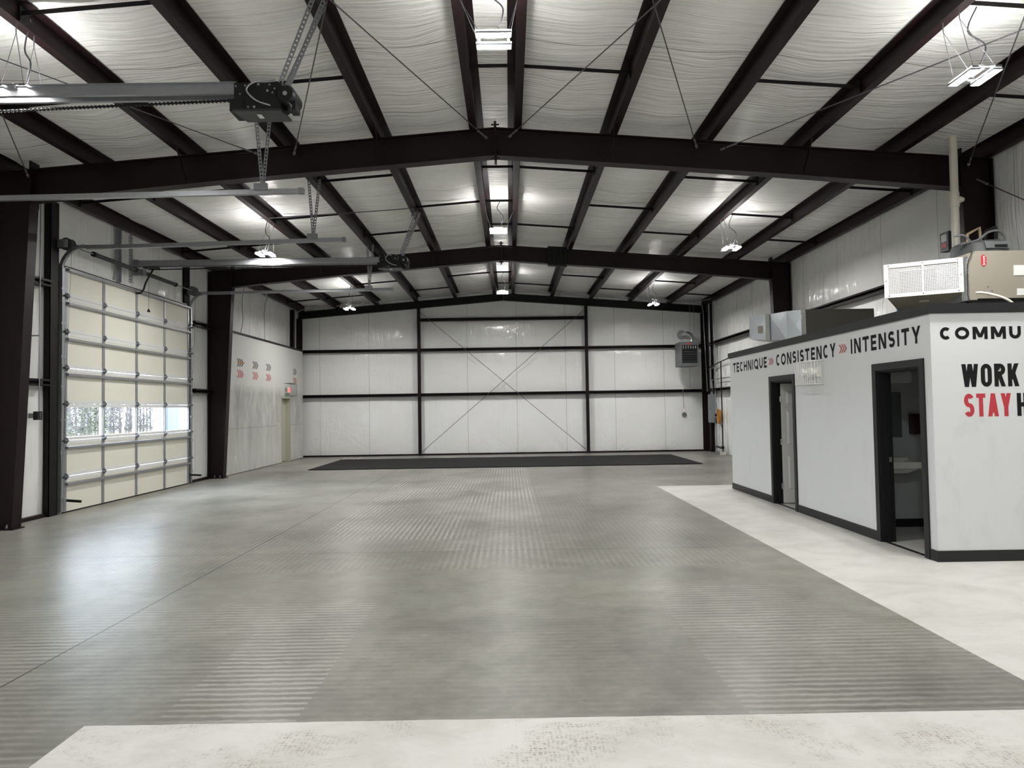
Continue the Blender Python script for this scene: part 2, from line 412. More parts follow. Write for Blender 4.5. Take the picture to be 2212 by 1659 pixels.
def wallpanel(mb, fixed, axis, u0, u1, z0, z1, bulge, sgn, nu=24, nz=12, top=None):
    """a blanket panel between girts that bellies into the hall"""
    def fn(u, v):
        zz = z0 + (min(z1, top(u)) - z0)*v if top else z0+(z1-z0)*v
        d = bulge*(1-(2*v-1)**4)*(.75+.25*math.sin(u*2.3+z0)) * min(1, 6*min((u-u0), (u1-u))/(u1-u0)+.15)
        p = fixed + sgn*d
        return (u, p, zz) if axis == 'Y' else (p, u, zz)
    grid(mb, lin(u0, u1, nu), lin(0, 1, nz), fn)
topf = lambda x: roofz(x) + .02
mb = MB()
cols = [(-7.86, -3.33), (-3.33, 2.92), (2.92, 7.52)]
for i, (a, b) in enumerate(cols):
    zs = [0, 2.25, 3.92, 7] if i != 1 else [0, 2.25, 3.92, 5.05, 7]
    for z0, z1 in zip(zs[:-1], zs[1:]):
        wallpanel(mb, 26.0, 'Y', a, b, z0, z1, .06, -1, 40, 12, topf if z1 == 7 else None)
mb.box(-8, 7.7, 26.05, 26.12, 0, 6.4)
struct('wall_back', mb, 'ins_end', 'end wall of white creased insulation between dark girts', 'wall')
mb = MB()
for a, b in ((YB, FR[0]), (FR[0], 10.55), (10.55, 12.12)):
    for z0, z1 in ((0, 2.25), (2.25, 3.92), (3.92, 5.62)): wallpanel(mb, XL, 'X', a, b, z0, z1, .028, 1, 12, 8)
wallpanel(mb, XL, 'X', 12.12, 16.87, 4.32, 5.62, .04, 1, 20, 8)
for a, b in ((16.87, 18.2), (18.2, 26.0)):
    for z0, z1 in ((0, 2.25), (2.25, 3.92), (3.92, 5.62)): wallpanel(mb, XL, 'X', a, b, z0, z1, .03, 1, 14, 8)
mb.box(XL-.01, -7.785, 12.095, 12.129, 0, 4.33).box(XL-.01, -7.785, 16.851, 16.885, 0, 4.33).box(XL-.01, -7.805, 12.13, 16.85, 4.30, 4.36)
mb.box(XL-.12, XL-.01, YB, 12.13, 0, 5.6).box(XL-.12, XL-.01, 12.13, 16.85, 4.30, 5.6).box(XL-.12, XL-.01, 16.85, 26.05, 0, 5.6)
struct('wall_left', mb, 'ins_side', 'long white insulated wall around the overhead door', 'wall')
mb = MB()
for a, b in ((YB, FR[0]), (FR[0], 10.55), (10.55, 18.2), (18.2, 26.0)):
    for z0, z1 in ((0, 2.25), (2.25, 3.92), (3.92, 5.65)): wallpanel(mb, XR, 'X', a, b, z0, z1, .05, -1, 30, 10)
mb.box(XR+.05, XR+.12, YB, 26.05, 0, 5.65)
struct('wall_right', mb, 'ins_side', 'long white insulated wall above and behind the white booth', 'wall')
mb = MB(); mb.add([(-7.9, YB, 0), (7.6, YB, 0), (7.6, YB, 5.62), (RX, YB, 6.22), (-7.9, YB, 5.62)], [(0, 1, 2, 3, 4)])
struct('wall_front', mb, 'ins_end', 'white insulated end wall of the hall nearest the viewer', 'wall')

# board-clad stretch of the left wall
mb = MB(); BX0, BX1 = -7.74, -7.60
mb.box(BX0, BX1, 18.42, 23.2, 0.015, 3.9).box(BX0, BX1, 23.2, 24.17, 2.2, 3.9).box(BX0, BX1, 24.17, 25.62, 0.015, 3.9)
board = struct('wall_left_boards', mb, 'board', 'grey board cladding with soot stains and chevrons near the far corner', 'wall')
mb = MB().box(BX0-.01, BX1+.02, 18.42, 25.62, 3.9, 3.96)
struct('trim_1', mb, 'black_trim', 'dark capping strip along the top of the board cladding', 'trim')

# door in the board wall, shut, set back
d2 = thing('door_2', (-7.75, 23.68, 0), 'beige exterior door recessed in the stained board cladding', 'door', None, 'structure')
MB().box(-7.80, -7.755, 23.24, 24.12, .02, 2.15).build('door_leaf', 'door_beige', d2)
m = MB(); m.box(-7.80, -7.585, 24.12, 24.17, 0, 2.2).box(-7.80, -7.585, 23.2, 23.24, 0, 2.2).box(-7.80, -7.585, 23.2, 24.17, 2.15, 2.2)
m.build('door_frame', 'door_beige', d2)
MB().tube([(-7.755, 23.33, 1.0), (-7.70, 23.33, 1.0), (-7.70, 23.45, 1.0)], .012).build('door_handle', 'chrome', d2)

# ------------------------------------------------------------------ lettering made of strokes
def stroke_poly(pts, t, closed=False):
    """flat ribbon of width t along a 2d polyline, mitred; returns verts, faces"""
    P = [Vector((p[0], p[1])) for p in pts]; n = len(P); L = []; R = []
    for i in range(n):
        if closed: d0 = (P[i]-P[i-1]); d1 = (P[(i+1) % n]-P[i])
        else: d0 = P[i]-P[i-1] if i else P[1]-P[0]; d1 = P[i+1]-P[i] if i < n-1 else P[-1]-P[-2]
        d0 = d0.normalized(); d1 = d1.normalized(); b = d0+d1
        if b.length < 1e-4: b = d1.copy()
        b.normalize(); nrm = Vector((-b.y, b.x)); c = max(.45, nrm.dot(Vector((-d1.y, d1.x))))
        L.append(P[i]+nrm*t/2/c); R.append(P[i]-nrm*t/2/c)
    vs = L+R; fs = []
    for i in range(n if closed else n-1): j = (i+1) % n; fs.append((i, j, n+j, n+i))
    return [(v.x, v.y) for v in vs], fs
def ell(cx, cy, rx, ry, a0, a1, n=14):
    return [(cx+rx*math.cos(math.radians(a0+(a1-a0)*i/n)), cy+ry*math.sin(math.radians(a0+(a1-a0)*i/n))) for i in range(n+1)]
def glyph(ch, w, t, ht=1.0, rnd=None):
    """strokes of a capital in a box w x 1; t stroke of verticals (in x units = y units)"""
    h = t/2; L, R, B, T = h, w-h, h, 1-h; r = rnd if rnd else None
    rx = (R-L)/2; ry = .5-h; mx = w/2
    def rr(a0, a1):      # round letter outline; condensed faces use a stadium shape
        if r:
            ry2 = min(r, ry); out = []
            for i in range(29):
                a = math.radians(a0+(a1-a0)*i/28); s_ = math.sin(a); y = .5 + (ry-ry2)*(1 if s_ > 1e-6 else (-1 if s_ < -1e-6 else 0)) + ry2*s_
                out.append((mx+rx*math.cos(a), y))
            return out
        return ell(mx, .5, rx, ry, a0, a1, 28)
    if ch == 'T': return [([(0, T), (w, T)], 0), ([(mx, 0), (mx, 1-t*.5)], 0)]
    if ch == 'E': return [([(L, 0), (L, 1)], 0), ([(0, T), (w, T)], 0), ([(0, .5), (w*.92, .5)], 0), ([(0, B), (w, B)], 0)]
    if ch == 'C': return [(rr(48, 312), 0)]
    if ch == 'O': return [(rr(0, 360)[:-1], 1)]
    if ch == 'Q': return [(rr(0, 360)[:-1], 1), ([(mx+.02, .28), (w*1.0, -.02)], 0)]
    if ch == 'H': return [([(L, 0), (L, 1)], 0), ([(R, 0), (R, 1)], 0), ([(L, .5), (R, .5)], 0)]
    if ch == 'N': return [([(L, 0), (L, 1)], 0), ([(R, 0), (R, 1)], 0), ([(L+h*.5, 1), (R-h*.5, 0)], 2)]
    if ch == 'I': return [([(mx, 0), (mx, 1)], 0)]
    if ch == 'U': return [([(L, 1), (L, B+rx)]+ell(mx, B+rx, rx, rx, 180, 360, 12)[1:-1]+[(R, B+rx), (R, 1)], 0)]
    if ch == 'S':
        q = (.5-h)/2; up_ = ell(mx, .5+q, rx, q, 28, 270, 14); dn = ell(mx, .5-q, rx, q, 90, -152, 14)
        return [(up_[:-1]+dn, 0)]
    if ch == 'Y': return [([(h*1.1, 1), (mx, .40)], 2), ([(w-h*1.1, 1), (mx, .40)], 2), ([(mx, 0), (mx, .48)], 0)]
    if ch == 'M': return [([(L, 0), (L, 1)], 0), ([(R, 0), (R, 1)], 0), ([(L+h*.4, 1), (mx, .15)], 2), ([(R-h*.4, 1), (mx, .15)], 2)]
    if ch == 'W': return [([(h, 1), (w*.29, 0)], 2), ([(w*.29, 0), (mx, 1)], 2), ([(mx, 1), (w*.71, 0)], 2), ([(w*.71, 0), (w-h, 1)], 2)]
    if ch == 'R': return [([(L, 0), (L, 1)], 0), ([(L, T), (mx, T)]+ell(mx, .74, R-mx, T-.74, 90, -90, 10)+[(L, .74-(T-.74))], 0), ([(mx*.95, .5), (R, 0)], 2)]
    if ch == 'K': return [([(L, 0), (L, 1)], 0), ([(L+h*.4, .30), (w-h, 1)], 2), ([(mx*.95, .62), (w-h, 0)], 2)]
    if ch == 'A': return [([(h, 0), (mx, 1)], 2), ([(w-h, 0), (mx, 1)], 2), ([(w*.25, .25), (w*.75, .25)], 0)]
    if ch == 'X': return [([(h, 0), (w-h, 1)], 2), ([(h, 1), (w-h, 0)], 2)]
    return []
WID = dict(T=.78, E=.66, C=.80, H=.82, N=.86, I=.22, Q=.98, U=.80, O=.98, S=.70, Y=.84, M=1.02, W=1.25, R=.75, K=.8, A=.9, X=.8)
def word_mesh(text, length, height, t, origin, ux, uz, nrm, gap=.22, condensed=False, depth=.001):
    """text laid from origin along ux, fitted to length; t is the stroke as a share of height"""
    ux, uz, nrm, origin = Vector(ux), Vector(uz), Vector(nrm), Vector(origin)
    ws = [(dict(W=.60, T=.36, A=.42, Y=.42).get(ch, .40)) if condensed and ch != 'I' else (WID[ch] if not condensed else t) for ch in text]
    total = sum(ws)+gap*(len(text)-1); k = length/(total*height); mb = MB(); x = 0
    for ch, w in zip(text, ws):
        for si, (pts, closed) in enumerate(glyph(ch, w*k, t, 1.0, .2 if condensed else None)):
            if closed == 2:      # slanted stroke cut off level at both ends
                (xa, ya), (xb, yb) = pts; hw = min(t*math.hypot(xb-xa, yb-ya)/abs(yb-ya), t*1.35)/2
                vs, fs = [(xa-hw, ya), (xa+hw, ya), (xb+hw, yb), (xb-hw, yb)], [(0, 1, 2, 3)]
            else: vs, fs = stroke_poly(pts, t, closed)
            n = len(vs); dd = depth+si*.0002
            P3 = lambda q, e: origin + ux*((x+q[0])*height) + uz*(max(0, min(1, q[1])) if ch != 'Q' else q[1])*height + nrm*e
            a = [P3(q, 0) for q in vs]; b = [P3(q, dd) for q in vs]
            mb.add(a+b, [tuple(n+i for i in f) for f in fs])
        x += (w+gap)*k
    return mb
def chevrons(origin, ux, uz, nrm, wid, hgt, n=3, thick=.36):
    """n arrow marks one after the other, heading along ux"""
    ux, uz, nrm, o = Vector(ux), Vector(uz), Vector(nrm), Vector(origin); mb = MB(); step = wid/(n+.55)
    s_ = step*thick*1.3; d = step*.95
    for i in range(n):
        x = i*step; q = [(x, 1), (x+s_, 1), (x+s_+d, .5), (x+s_, 0), (x, 0), (x+d, .5)]
        v = [o+ux*a+uz*(b*hgt)+nrm*.003 for a, b in q]
        mb.add(v, [(0, 5, 2, 1), (5, 4, 3, 2)])
    return mb

for i, (y0, y1) in enumerate(((19.42, 19.93), (20.60, 21.08), (21.75, 22.22), (24.46, 24.88))):
    for j, (zz, mt) in enumerate(((3.0, 'black'), (2.68, 'red'))):
        chevrons((-7.599, y0, zz), (0, 1, 0), (0, 0, 1), (1, 0, 0), y1-y0, .215).build('chevron_mark', mt, board, ('black' if j == 0 else 'red')+' triple chevron on the boards')
tag(MB().box(-7.597, -7.593, 19.45, 19.98, 3.10, 3.135).build('masking_tape', 'orange'), 'strip of orange tape across the black chevrons nearest the steel column', 'tape')
for name, y, z, lab in (('light_switch', 22.93, 1.28, 'white light switch beside the recessed beige door'), ('power_outlet', 22.08, .45, 'white outlet low on the boards between seam and beige door'),
                        ('power_outlet', 19.30, .43, 'white outlet low on the boards close to the second left column')):
    t = thing(name, (-7.6, y, z), lab, 'switch' if 'switch' in name else 'outlet')
    MB().box(-7.599, -7.592, y-.035, y+.035, z-.06, z+.06).build('cover_plate', 'white', t)
    MB().box(-7.593, -7.587, y-.014, y+.014, z-.028, z+.028).build('rocker' if 'switch' in name else 'socket', 'white_dull', t)

# exit sign in its wire guard over the beige door
t = thing('exit_sign', (-7.6, 23.85, 2.44), 'red lit exit sign in a wire guard above the beige door', 'sign')
MB().box(-7.598, -7.53, 23.68, 24.02, 2.34, 2.55).build('housing', 'white', t)
word_mesh('EXIT', .27, .14, .2, (-7.529, 23.715, 2.375), (0, 1, 0), (0, 0, 1), (1, 0, 0), .25).build('lettering', 'exit', t)
for dy in (-.06, .40):
    MB().sphere((-7.53, 23.68+dy, 2.5), .055, 12, (.8, 1, 1)).build('lamp_head', 'white_dull', t)
g = MB(); x0, x1, y0, y1, z0, z1 = -7.595, -7.40, 23.5, 24.25, 2.24, 2.66
for zz in (z0, z1):
    g.tube([(x0, y0, zz), (x1, y0, zz), (x1, y1, zz), (x0, y1, zz)], .006, 6)
for i in range(9):
    yy = y0+(y1-y0)*i/8; g.tube([(x0, yy, z1), (x1, yy, z1), (x1, yy, z0), (x0, yy, z0)], .004, 6)
g.build('wire_guard', 'darkgrey', t)

# ------------------------------------------------------------------ steel frames
def ibeam_plate(mb, pts, y, th):
    """web: polygon in the XZ plane at y, thickness th"""
    n = len(pts); a = [(p[0], y-th/2, p[1]) for p in pts]; b = [(p[0], y+th/2, p[1]) for p in pts]
    mb.add(a+b, [tuple(range(n)), tuple(range(2*n-1, n-1, -1))] + [(i, n+i, n+(i+1) % n, (i+1) % n) for i in range(n)])
def flange(mb, p, q, y, w, t=.014):
    a = Vector((p[0], y, p[1])); b = Vector((q[0], y, q[1])); d = (b-a).normalized(); mb.bar(a, b, w, t, d.cross(Vector((0, 1, 0))))
names = {FR[1]: 'nearest steel frame', FR[2]: 'second steel frame'}
def frame(y, which, dr, dk):
    for s in (-1, 1):
        xo = XL+.04 if s < 0 else XR-.06
        xk = -7.22 if s < 0 else 6.96            # knee: rafter meets column
        xb = -7.45 if s < 0 else 7.08            # inner edge of the column at the floor
        kz = zt(xk)
        side = 'left' if s < 0 else 'right'
        c = thing('steel_column', (xo-s*.2, y, 0), f'tapered dark red steel column, {side} leg of the {which} frame', 'column', 'main frame columns')
        m = MB(); ibeam_plate(m, [(xo, .02), (xo, zt(xo)-.01), (xk, kz-.01), (xk, kz-dk-.01), (xb, .02)], y, .012)
        flange(m, (xo, .02), (xo, zt(xo)), y, .2); flange(m, (xb, .02), (xk, kz-dk), y, .2); flange(m, (xo, zt(xo)), (xk, kz), y, .2)
        m.build('column_body', 'steel', c)
        MB().box(min(xo, xb)-.03 if s < 0 else xb-.04, xb+.04 if s < 0 else xo, y-.13, y+.13, 0, .02).build('base_plate', 'steel', c)
        for dx in (.08, .22):
            for dy in (-.08, .08): MB().lathe((xb+s*dx, y+dy, .02), [(.018, 0), (.018, .03), (.01, .03), (.01, .06)], 8).build('anchor_bolt', 'galv_dull', c)
        r = thing('rafter', ((xk+RX)/2, y, zt((xk+RX)/2)-.25), f'dark steel rafter rising from the {side} column to the ridge, {which} frame', 'beam', 'main frame rafters')
        m = MB(); q = RX+s*.012
        ibeam_plate(m, [(xk, kz-.01), (q, zt(q)-.01), (q, zt(q)-dr), (RX+s*4.4, zt(RX+s*4.4)-dr-.01), (xk, kz-dk)], y, .01)
        flange(m, (xk, kz), (q, zt(q)), y, .2); flange(m, (RX+s*4.4, zt(RX+s*4.4)-dr-.01), (q, zt(q)-dr), y, .2); flange(m, (xk, kz-dk), (RX+s*4.4, zt(RX+s*4.4)-dr-.01), y, .2)
        m.build('rafter_body', 'steel', r)
        MB().box(xk-.012, xk+.012, y-.1, y+.1, kz-dk-.09, kz+.13).build('end_plate', 'steel', r)
        MB().box(RX+s*.001, RX+s*.018, y-.1, y+.1, zt(RX)-dr-.09, zt(RX)+.10).build('end_plate', 'steel', r)
        for zz in (zt(RX)+.06, zt(RX)-.10, zt(RX)-dr+.08, zt(RX)-dr-.05):
            MB().tube([(RX+s*.02, y-.06, zz), (RX+s*.06, y-.06, zz)], .013, 6).build('splice_bolt', 'steel_dark', r)
        for px in ((-4.83, -1.9) if s < 0 else (4.53, 1.61)):   # flange braces down to the bottom flange
            zz = zt(px)
            for dy in (-1, 1):
                MB().bar((px, y+dy*.52, zz+.06), (px+s*.02, y+dy*.09, zz-dr+.03), .045, .006, (1, 0, 0)).build('flange_brace', 'steel', r)
frame(FR[1], 'nearest', .42, .47)
frame(FR[2], 'second', .39, .45)
# frame at the end wall
ye = 25.84
for s in (-1, 1):
    side = 'left' if s < 0 else 'right'; xo = -7.80 if s < 0 else 7.42
    r = MB(); a, b = xo, RX+s*.006
    ibeam_plate(r, [(a, zt(a)), (b, zt(b)), (b, zt(b)-.25), (a, zt(a)-.25)], ye, .01); flange(r, (a, zt(a)), (b, zt(b)), ye, .16); flange(r, (a, zt(a)-.25), (b, zt(b)-.25), ye, .16)
    tag(r.build('end_rafter', 'steel_dark'), f'shallow dark rafter along the top of the end wall, {side} slope', 'beam', 'end wall rafters')
def icol(name, x, y, z1, label, w=.1, d=.2, axis='Y', grp='end wall posts', z0=0.0):
    m = MB()
    if axis == 'Y':
        m.box(x-w/2, x+w/2, y, y+.01, z0, z1).box(x-w/2, x+w/2, y+d-.01, y+d, z0, z1).box(x-.005, x+.005, y, y+d, z0, z1)
    else:
        m.box(x, x+.01, y-w/2, y+w/2, z0, z1).box(x+d-.01, x+d, y-w/2, y+w/2, z0, z1).box(x, x+d, y-.005, y+.005, z0, z1)
    return tag(m.build(name, 'steel'), label, 'post', grp)
icol('wall_post', -3.33, 25.74, zt(-3.33)-.26, 'dark steel post on the end wall, left end of the crossed rods')
icol('wall_post', 2.92, 25.74, zt(2.92)-.26, 'dark steel post on the end wall, right end of the crossed rods')
icol('corner_post', -7.77, 25.70, zt(-7.77)-.26, 'dark steel corner post where the board cladding meets the end wall', .14, .25)
icol('corner_post', 7.31, 25.70, zt(7.31)-.26, 'dark red corner post behind the grey unit heater', .17, .25)
icol('side_post', XR-.17, 25.35, 5.42, 'dark post on the right wall just beside the corner post', .16, .12, 'X')
icol('side_post', XL+.03, 25.02, 5.38, 'dark post above the board cladding beside the far corner', .16, .12, 'X', 'end wall posts', 3.97)

# girts: horizontal channels
def girt_prof(h=.11, d=.19, t=.008, lip=.035):
    return [(0, 0), (d, 0), (d, lip*.7), (d-t, lip*.7), (d-t, t), (t, t), (t, h-t), (d-t, h-t), (d-t, h-lip), (d, h-lip), (d, h), (0, h)]
def girt(a, b, inward, label, grp):
    m = MB(); m.prism(girt_prof(), a, b, inward, (0, 0, 1)); return tag(m.build('wall_girt', 'steel'), label, 'girt', grp)
ge = 'girts across the end wall'
for zi, (z, nm) in enumerate(((2.195, 'lowest'), (3.865, 'second'))):
    for (a, b, wh) in ((-7.70, -3.385, 'beside the board cladding'), (-3.275, 2.865, 'behind the crossed rods'), (2.975, 7.22, 'toward the unit heater')):
        girt((a, 25.97, z), (b, 25.97, z), (0, -1, 0), f'{nm} dark girt of the end wall, bay {wh}', ge)
girt((-3.275, 25.97, 4.99), (2.865, 25.97, 4.99), (0, -1, 0), 'topmost dark girt of the end wall, only in the middle bay', ge)
gs = 'girts along the side walls'
for z, nm in ((2.195, 'low'), (3.865, 'high')):
    girt((XR-.04, 10.8, z), (XR-.04, 18.05, z), (-1, 0, 0), f'{nm} dark girt on the right wall between the two frames', gs) if z > 3 else None
    girt((XR-.04, 18.35, z), (XR-.04, 25.25, z), (-1, 0, 0), f'{nm} dark girt on the right wall beyond the second frame', gs)
    girt((XL+.005, 10.7, z), (XL+.005, 11.68, z), (1, 0, 0), f'{nm} short dark girt between near left column and door jamb', gs)
    girt((XL+.005, 17.05, z), (XL+.005, 18.08, z), (1, 0, 0), f'{nm} short dark girt between overhead door and second left column', gs)
# base angles
for nm, m, lab in (('base_angle', MB().box(-7.7, 7.22, 25.86, 25.93, 0, .06), 'dark base angle along the foot of the end wall'),
                   ('base_angle', MB().box(XL+.01, XL+.09, 10.7, 11.68, 0, .06), 'dark base angle between near left column and door jamb'),
                   ('base_angle', MB().box(XL+.01, XL+.09, 17.05, 18.08, 0, .06), 'dark base angle between overhead door and second left column')):
    tag(m.build(nm, 'steel'), lab, 'trim', 'base angles')
# door jambs
for y0, y1, dp, lab in ((11.72, 11.94, .135, 'tall dark jamb on the near side of the overhead door'), (16.72, 17.04, .05, 'tall dark jamb on the far side of the overhead door')):
    m = MB(); zb = 4.345 if y0 > 14 else 0
    m.box(XL+.03, XL+dp, y0, y0+.012, zb, 5.36).box(XL+.03, XL+dp, y1-.012, y1, zb, 5.36).box(XL+dp-.012, XL+dp, y0, y1, zb, 5.36)
    if zb: m.box(XL+.035, XL+dp, 16.90, y1, 0, zb)
    tag(m.build('door_jamb', 'steel_dark'), lab, 'jamb', 'overhead door jambs')

# purlins and sag bars
ordn = ['ridge', 'second', 'third', 'fourth', 'fifth', 'eave']
def purlin(x, s, i):
    z = zt(x)+.002; m = MB()
    prof = [(-.004, 0), (.07, 0), (.07, .018), (.064, .018), (.064, .006), (.004, .006), (.004, .2), (-.07, .2), (-.07, .194), (-.004, .194)]
    m.prism([(p[0]*s*1.5, p[1]) for p in prof], (x, YB+.02, z), (x, 25.95, z), (1, 0, 0), (0, 0, 1))
    side = 'left' if s < 0 else 'right'
    lab = f'long dark {ordn[i]} purlin of the {side} roof slope' if i in (0, 5) else f'long dark purlin, {ordn[i]} from the ridge on the {side} roof slope'
    tag(m.build('roof_purlin', 'steel'), lab, 'purlin', 'roof purlins')
for i, x in enumerate(PUR): purlin(x, -1, i)
for i, x in enumerate(PURR): purlin(x, 1, i)
rows = [(8.68, 'o', 'in front of the nearest frame'), (6.83, 'e', 'near the front lamps'), (12.36, 'o', 'just behind the nearest frame'), (14.4, 'e', 'midway between the two frames'),
        (16.25, 'o', 'just before the second frame'), (20.0, 'o', 'just behind the second frame'), (22.0, 'e', 'halfway to the end wall'), (23.95, 'o', 'close to the end wall')]
def sagbar(a, b, y, label):
    m = MB(); za, zb = zt(a)+.10, zt(b)+.10
    m.bar((a, y, za), (b, y, zb), .05, .006).bar((a, y-.022, za-.02), (b, y-.022, zb-.02), .006, .046)
    t = thing('sag_bar', ((a+b)/2, y, (za+zb)/2), label, 'brace', 'sag bars between purlins')
    m.build('bar_angle', 'steel_dark', t)
    for e in (a, b):
        sgn = 1 if e == a else -1
        MB().box(e+sgn*.012, e+sgn*.02, y-.04, y+.04, zt(e)+.0, zt(e)+.17).build('clip', 'steel_dark', t)
for y, par, wh in rows:
    sagbar(PUR[0]+.012, PURR[0]-.012, y, f'short sag bar between the two ridge purlins, {wh}')
    for s, P in ((-1, PUR), (1, PURR)):
        for i in range(5):
            gap_even = (i % 2 == 0)
            # ridge-to-second gap is odd on the right and even on the left
            isodd = gap_even if s > 0 else not gap_even
            if i == 4: isodd = True
            if isodd != (par == 'o'): continue
            a, b = sorted((P[i], P[i+1]))
            sagbar(a+.01, b-.01, y, f'sag bar, {ordn[i]} to {ordn[i+1]} purlin of the {"left" if s < 0 else "right"} slope, {wh}')

# roof bracing rods of the front bay
rods = [((-.29, 10.53, 5.86), (-3.11, 2.9, 5.637), 'thin brace rod from ridge of nearest frame forward to the left'), ((.066, 10.53, 5.87), (3.132, 2.9, 5.612), 'thin brace rod from ridge of nearest frame forward to the right'),
        ((2.943, 10.53, 5.67), (-.013, 2.9, 5.854), 'thin brace rod from third right purlin forward toward the ridge'), ((-3.236, 10.53, 5.65), (-.227, 2.9, 5.859), 'thin brace rod from beside the near door opener toward the ridge'),
        ((-3.81, 10.53, 5.66), (-7.495, 2.9, 5.299), 'thin brace rod from left rafter forward to the left eave'), ((3.333, 10.53, 5.63), (7.428, 2.9, 5.281), 'thin brace rod from right rafter forward to the right eave'),
        ((-7.30, 10.53, 5.36), (-3.241, 2.9, 5.627), 'thin brace rod from top of the near left column forward'), ((7.12, 10.53, 5.33), (3.17, 2.9, 5.609), 'thin brace rod from top of the near right column forward')]
for a, b, lab in rods:
    t = thing('brace_rod', a, lab, 'rod', 'roof brace rods')
    MB().tube([a, b], .0075, 6).build('rod', 'cable', t)
    d = (Vector(b)-Vector(a)).normalized(); A = Vector(a)
    MB().tube([A+d*.10, A+d*.30], .014, 8).tube([A-d*.02, A+d*.05], .02, 8).build('turnbuckle', 'galv', t)
t = thing('brace_rod', (7.2, 10.53, 5.1), 'wall brace rod from top of the near right column down along the wall', 'rod', 'roof brace rods')
a, b = (7.25, 10.5, 5.08), (7.33, 2.9, .2)
MB().tube([a, b], .009, 6).build('rod', 'cable', t); d = (Vector(b)-Vector(a)).normalized(); A = Vector(a)
MB().tube([A-d*.05, A+d*.22], .018, 8).build('turnbuckle', 'galv', t)
for a, b, lab in (((-3.26, 25.70, 5.32), (2.84, 25.70, .12), 'crossed brace rod of the end wall falling to the right'), ((2.84, 25.72, 5.32), (-3.26, 25.72, .12), 'crossed brace rod of the end wall falling to the left')):
    t = thing('wall_brace_rod', a, lab, 'rod', 'crossed rods on the end wall')
    MB().tube([a, b], .009, 6).build('rod', 'cable', t); A, B = Vector(a), Vector(b); d = (B-A).normalized()
    MB().tube([B-d*.28, B-d*.06], .018, 8).build('turnbuckle', 'galv', t)

# black rope bundle tied round the second rafter
m = MB()
for i in range(15):
    x = 1.09+i*.033; zz = zt(x); w = .012*math.sin(i*1.9)
    m.tube(smooth([(x+w, 18.32, zz-.06), (x, 18.30, zz+.03), (x+.01, 18.09, zz+.035), (x-w, 18.075, zz-.1), (x+w, 18.07, zz-.25), (x-w*.5, 18.075, zz-.40), (x, 18.10, zz-.44), (x+.01, 18.30, zz-.43)], 4), .02, 7)
tag(m.build('rope_bundle', 'black'), 'black rope bundle wrapped round the second rafter right of the ridge', 'rope')

# ------------------------------------------------------------------ hall lamps
def lamp(x, y, z, rot, label):
    t = thing('high_bay_light', (x, y, z), label, 'light', 'LED high bay lights')
    def R(px, py): return (x+px, y+py) if not rot else (x+py, y+px)
    L, w, gap = .37, .088, .115
    h = MB()
    for s in (-1, 1):
        a, b = R(-L/2, s*gap-w/2+.010), R(L/2, s*gap+w/2-.010)
        h.box(a[0], b[0], a[1], b[1], z+.008, z+.03)
    for e in (-1, 1):
        a, b = R(e*.15-.012, -gap-w/4), R(e*.15+.012, gap+w/4); h.box(a[0], b[0], a[1], b[1], z+.03, z+.04)
    a, b = R(-.09, -.04), R(.09, .04); h.box(a[0], b[0], a[1], b[1], z+.04, z+.08)
    h.build('housing', 'galv_dull', t)
    for s in (-1, 1):
        a, b = R(-L/2+.01, s*gap-w/2), R(L/2-.01, s*gap+w/2)
        MB().box(a[0], b[0], a[1], b[1], z-.006, z+.008).build('led_strip', 'led', t)
        x0, x1, y0, y1 = *sorted((a[0], b[0])), *sorted((a[1], b[1])); e_ = .004; rm = MB()
        for q in ((x0-e_, x0, y0-e_, y1+e_), (x1, x1+e_, y0-e_, y1+e_), (x0, x1, y0-e_, y0), (x0, x1, y1, y1+e_)): rm.box(q[0], q[1], q[2], q[3], z-.013, z+.007)
        rm.build('lens_rim', 'galv_dull', t)
    wr = MB()
    for e in (-1, 1):
        if rot:
            px_ = min(PUR+PURR, key=lambda p: abs(p-x)); hk = (px_+(.03 if px_ > 0 else -.03), y+e*.13)
        else: hk = (PUR[0] if e < 0 else PURR[0], y)
        hz = zt(hk[0])
        for s in (-1, 1):
            q = R(e*.15, s*gap); wr.tube([(q[0], q[1], z+.03), (hk[0], hk[1], hz-.10)], .0035, 5)
        wr.tube([(hk[0], hk[1], hz-.10), (hk[0], hk[1], hz+.03)], .006, 5)
    wr.build('hanging_wire', 'galv_dull', t)
    MB().tube(smooth([(x+.03, y, z+.07), (x+.10, y-.03, z+.3), (x-.02, y+.05, z+.5), (x+.06, y+.02, zt(x)+.12)]), .008, 6).build('power_cord', 'cable', t)
lamp(-.10, 6.91, 5.43, False, 'bright twin-strip lamp hanging near the ridge in front of the nearest frame')
lamp(-.17, 14.5, 5.43, False, 'bright twin-strip lamp under the ridge between the two frames')
lamp(-.16, 22.3, 5.43, False, 'bright twin-strip lamp under the ridge close to the end wall')
lamp(-4.88, 6.95, 4.95, True, 'bright twin-strip lamp by the near door opener rail')
lamp(-4.98, 14.25, 4.95, True, 'bright twin-strip lamp above the overhead door tracks')
lamp(-5.05, 22.1, 4.95, True, 'bright twin-strip lamp in front of the end wall, left slope')
lamp(4.78, 6.92, 4.99, True, 'bright twin-strip lamp above the white booth corner and air handler')
lamp(4.73, 14.5, 4.99, True, 'bright twin-strip lamp over the far end of the booth')
lamp(4.73, 22.4, 4.99, True, 'bright twin-strip lamp near the unit heater')

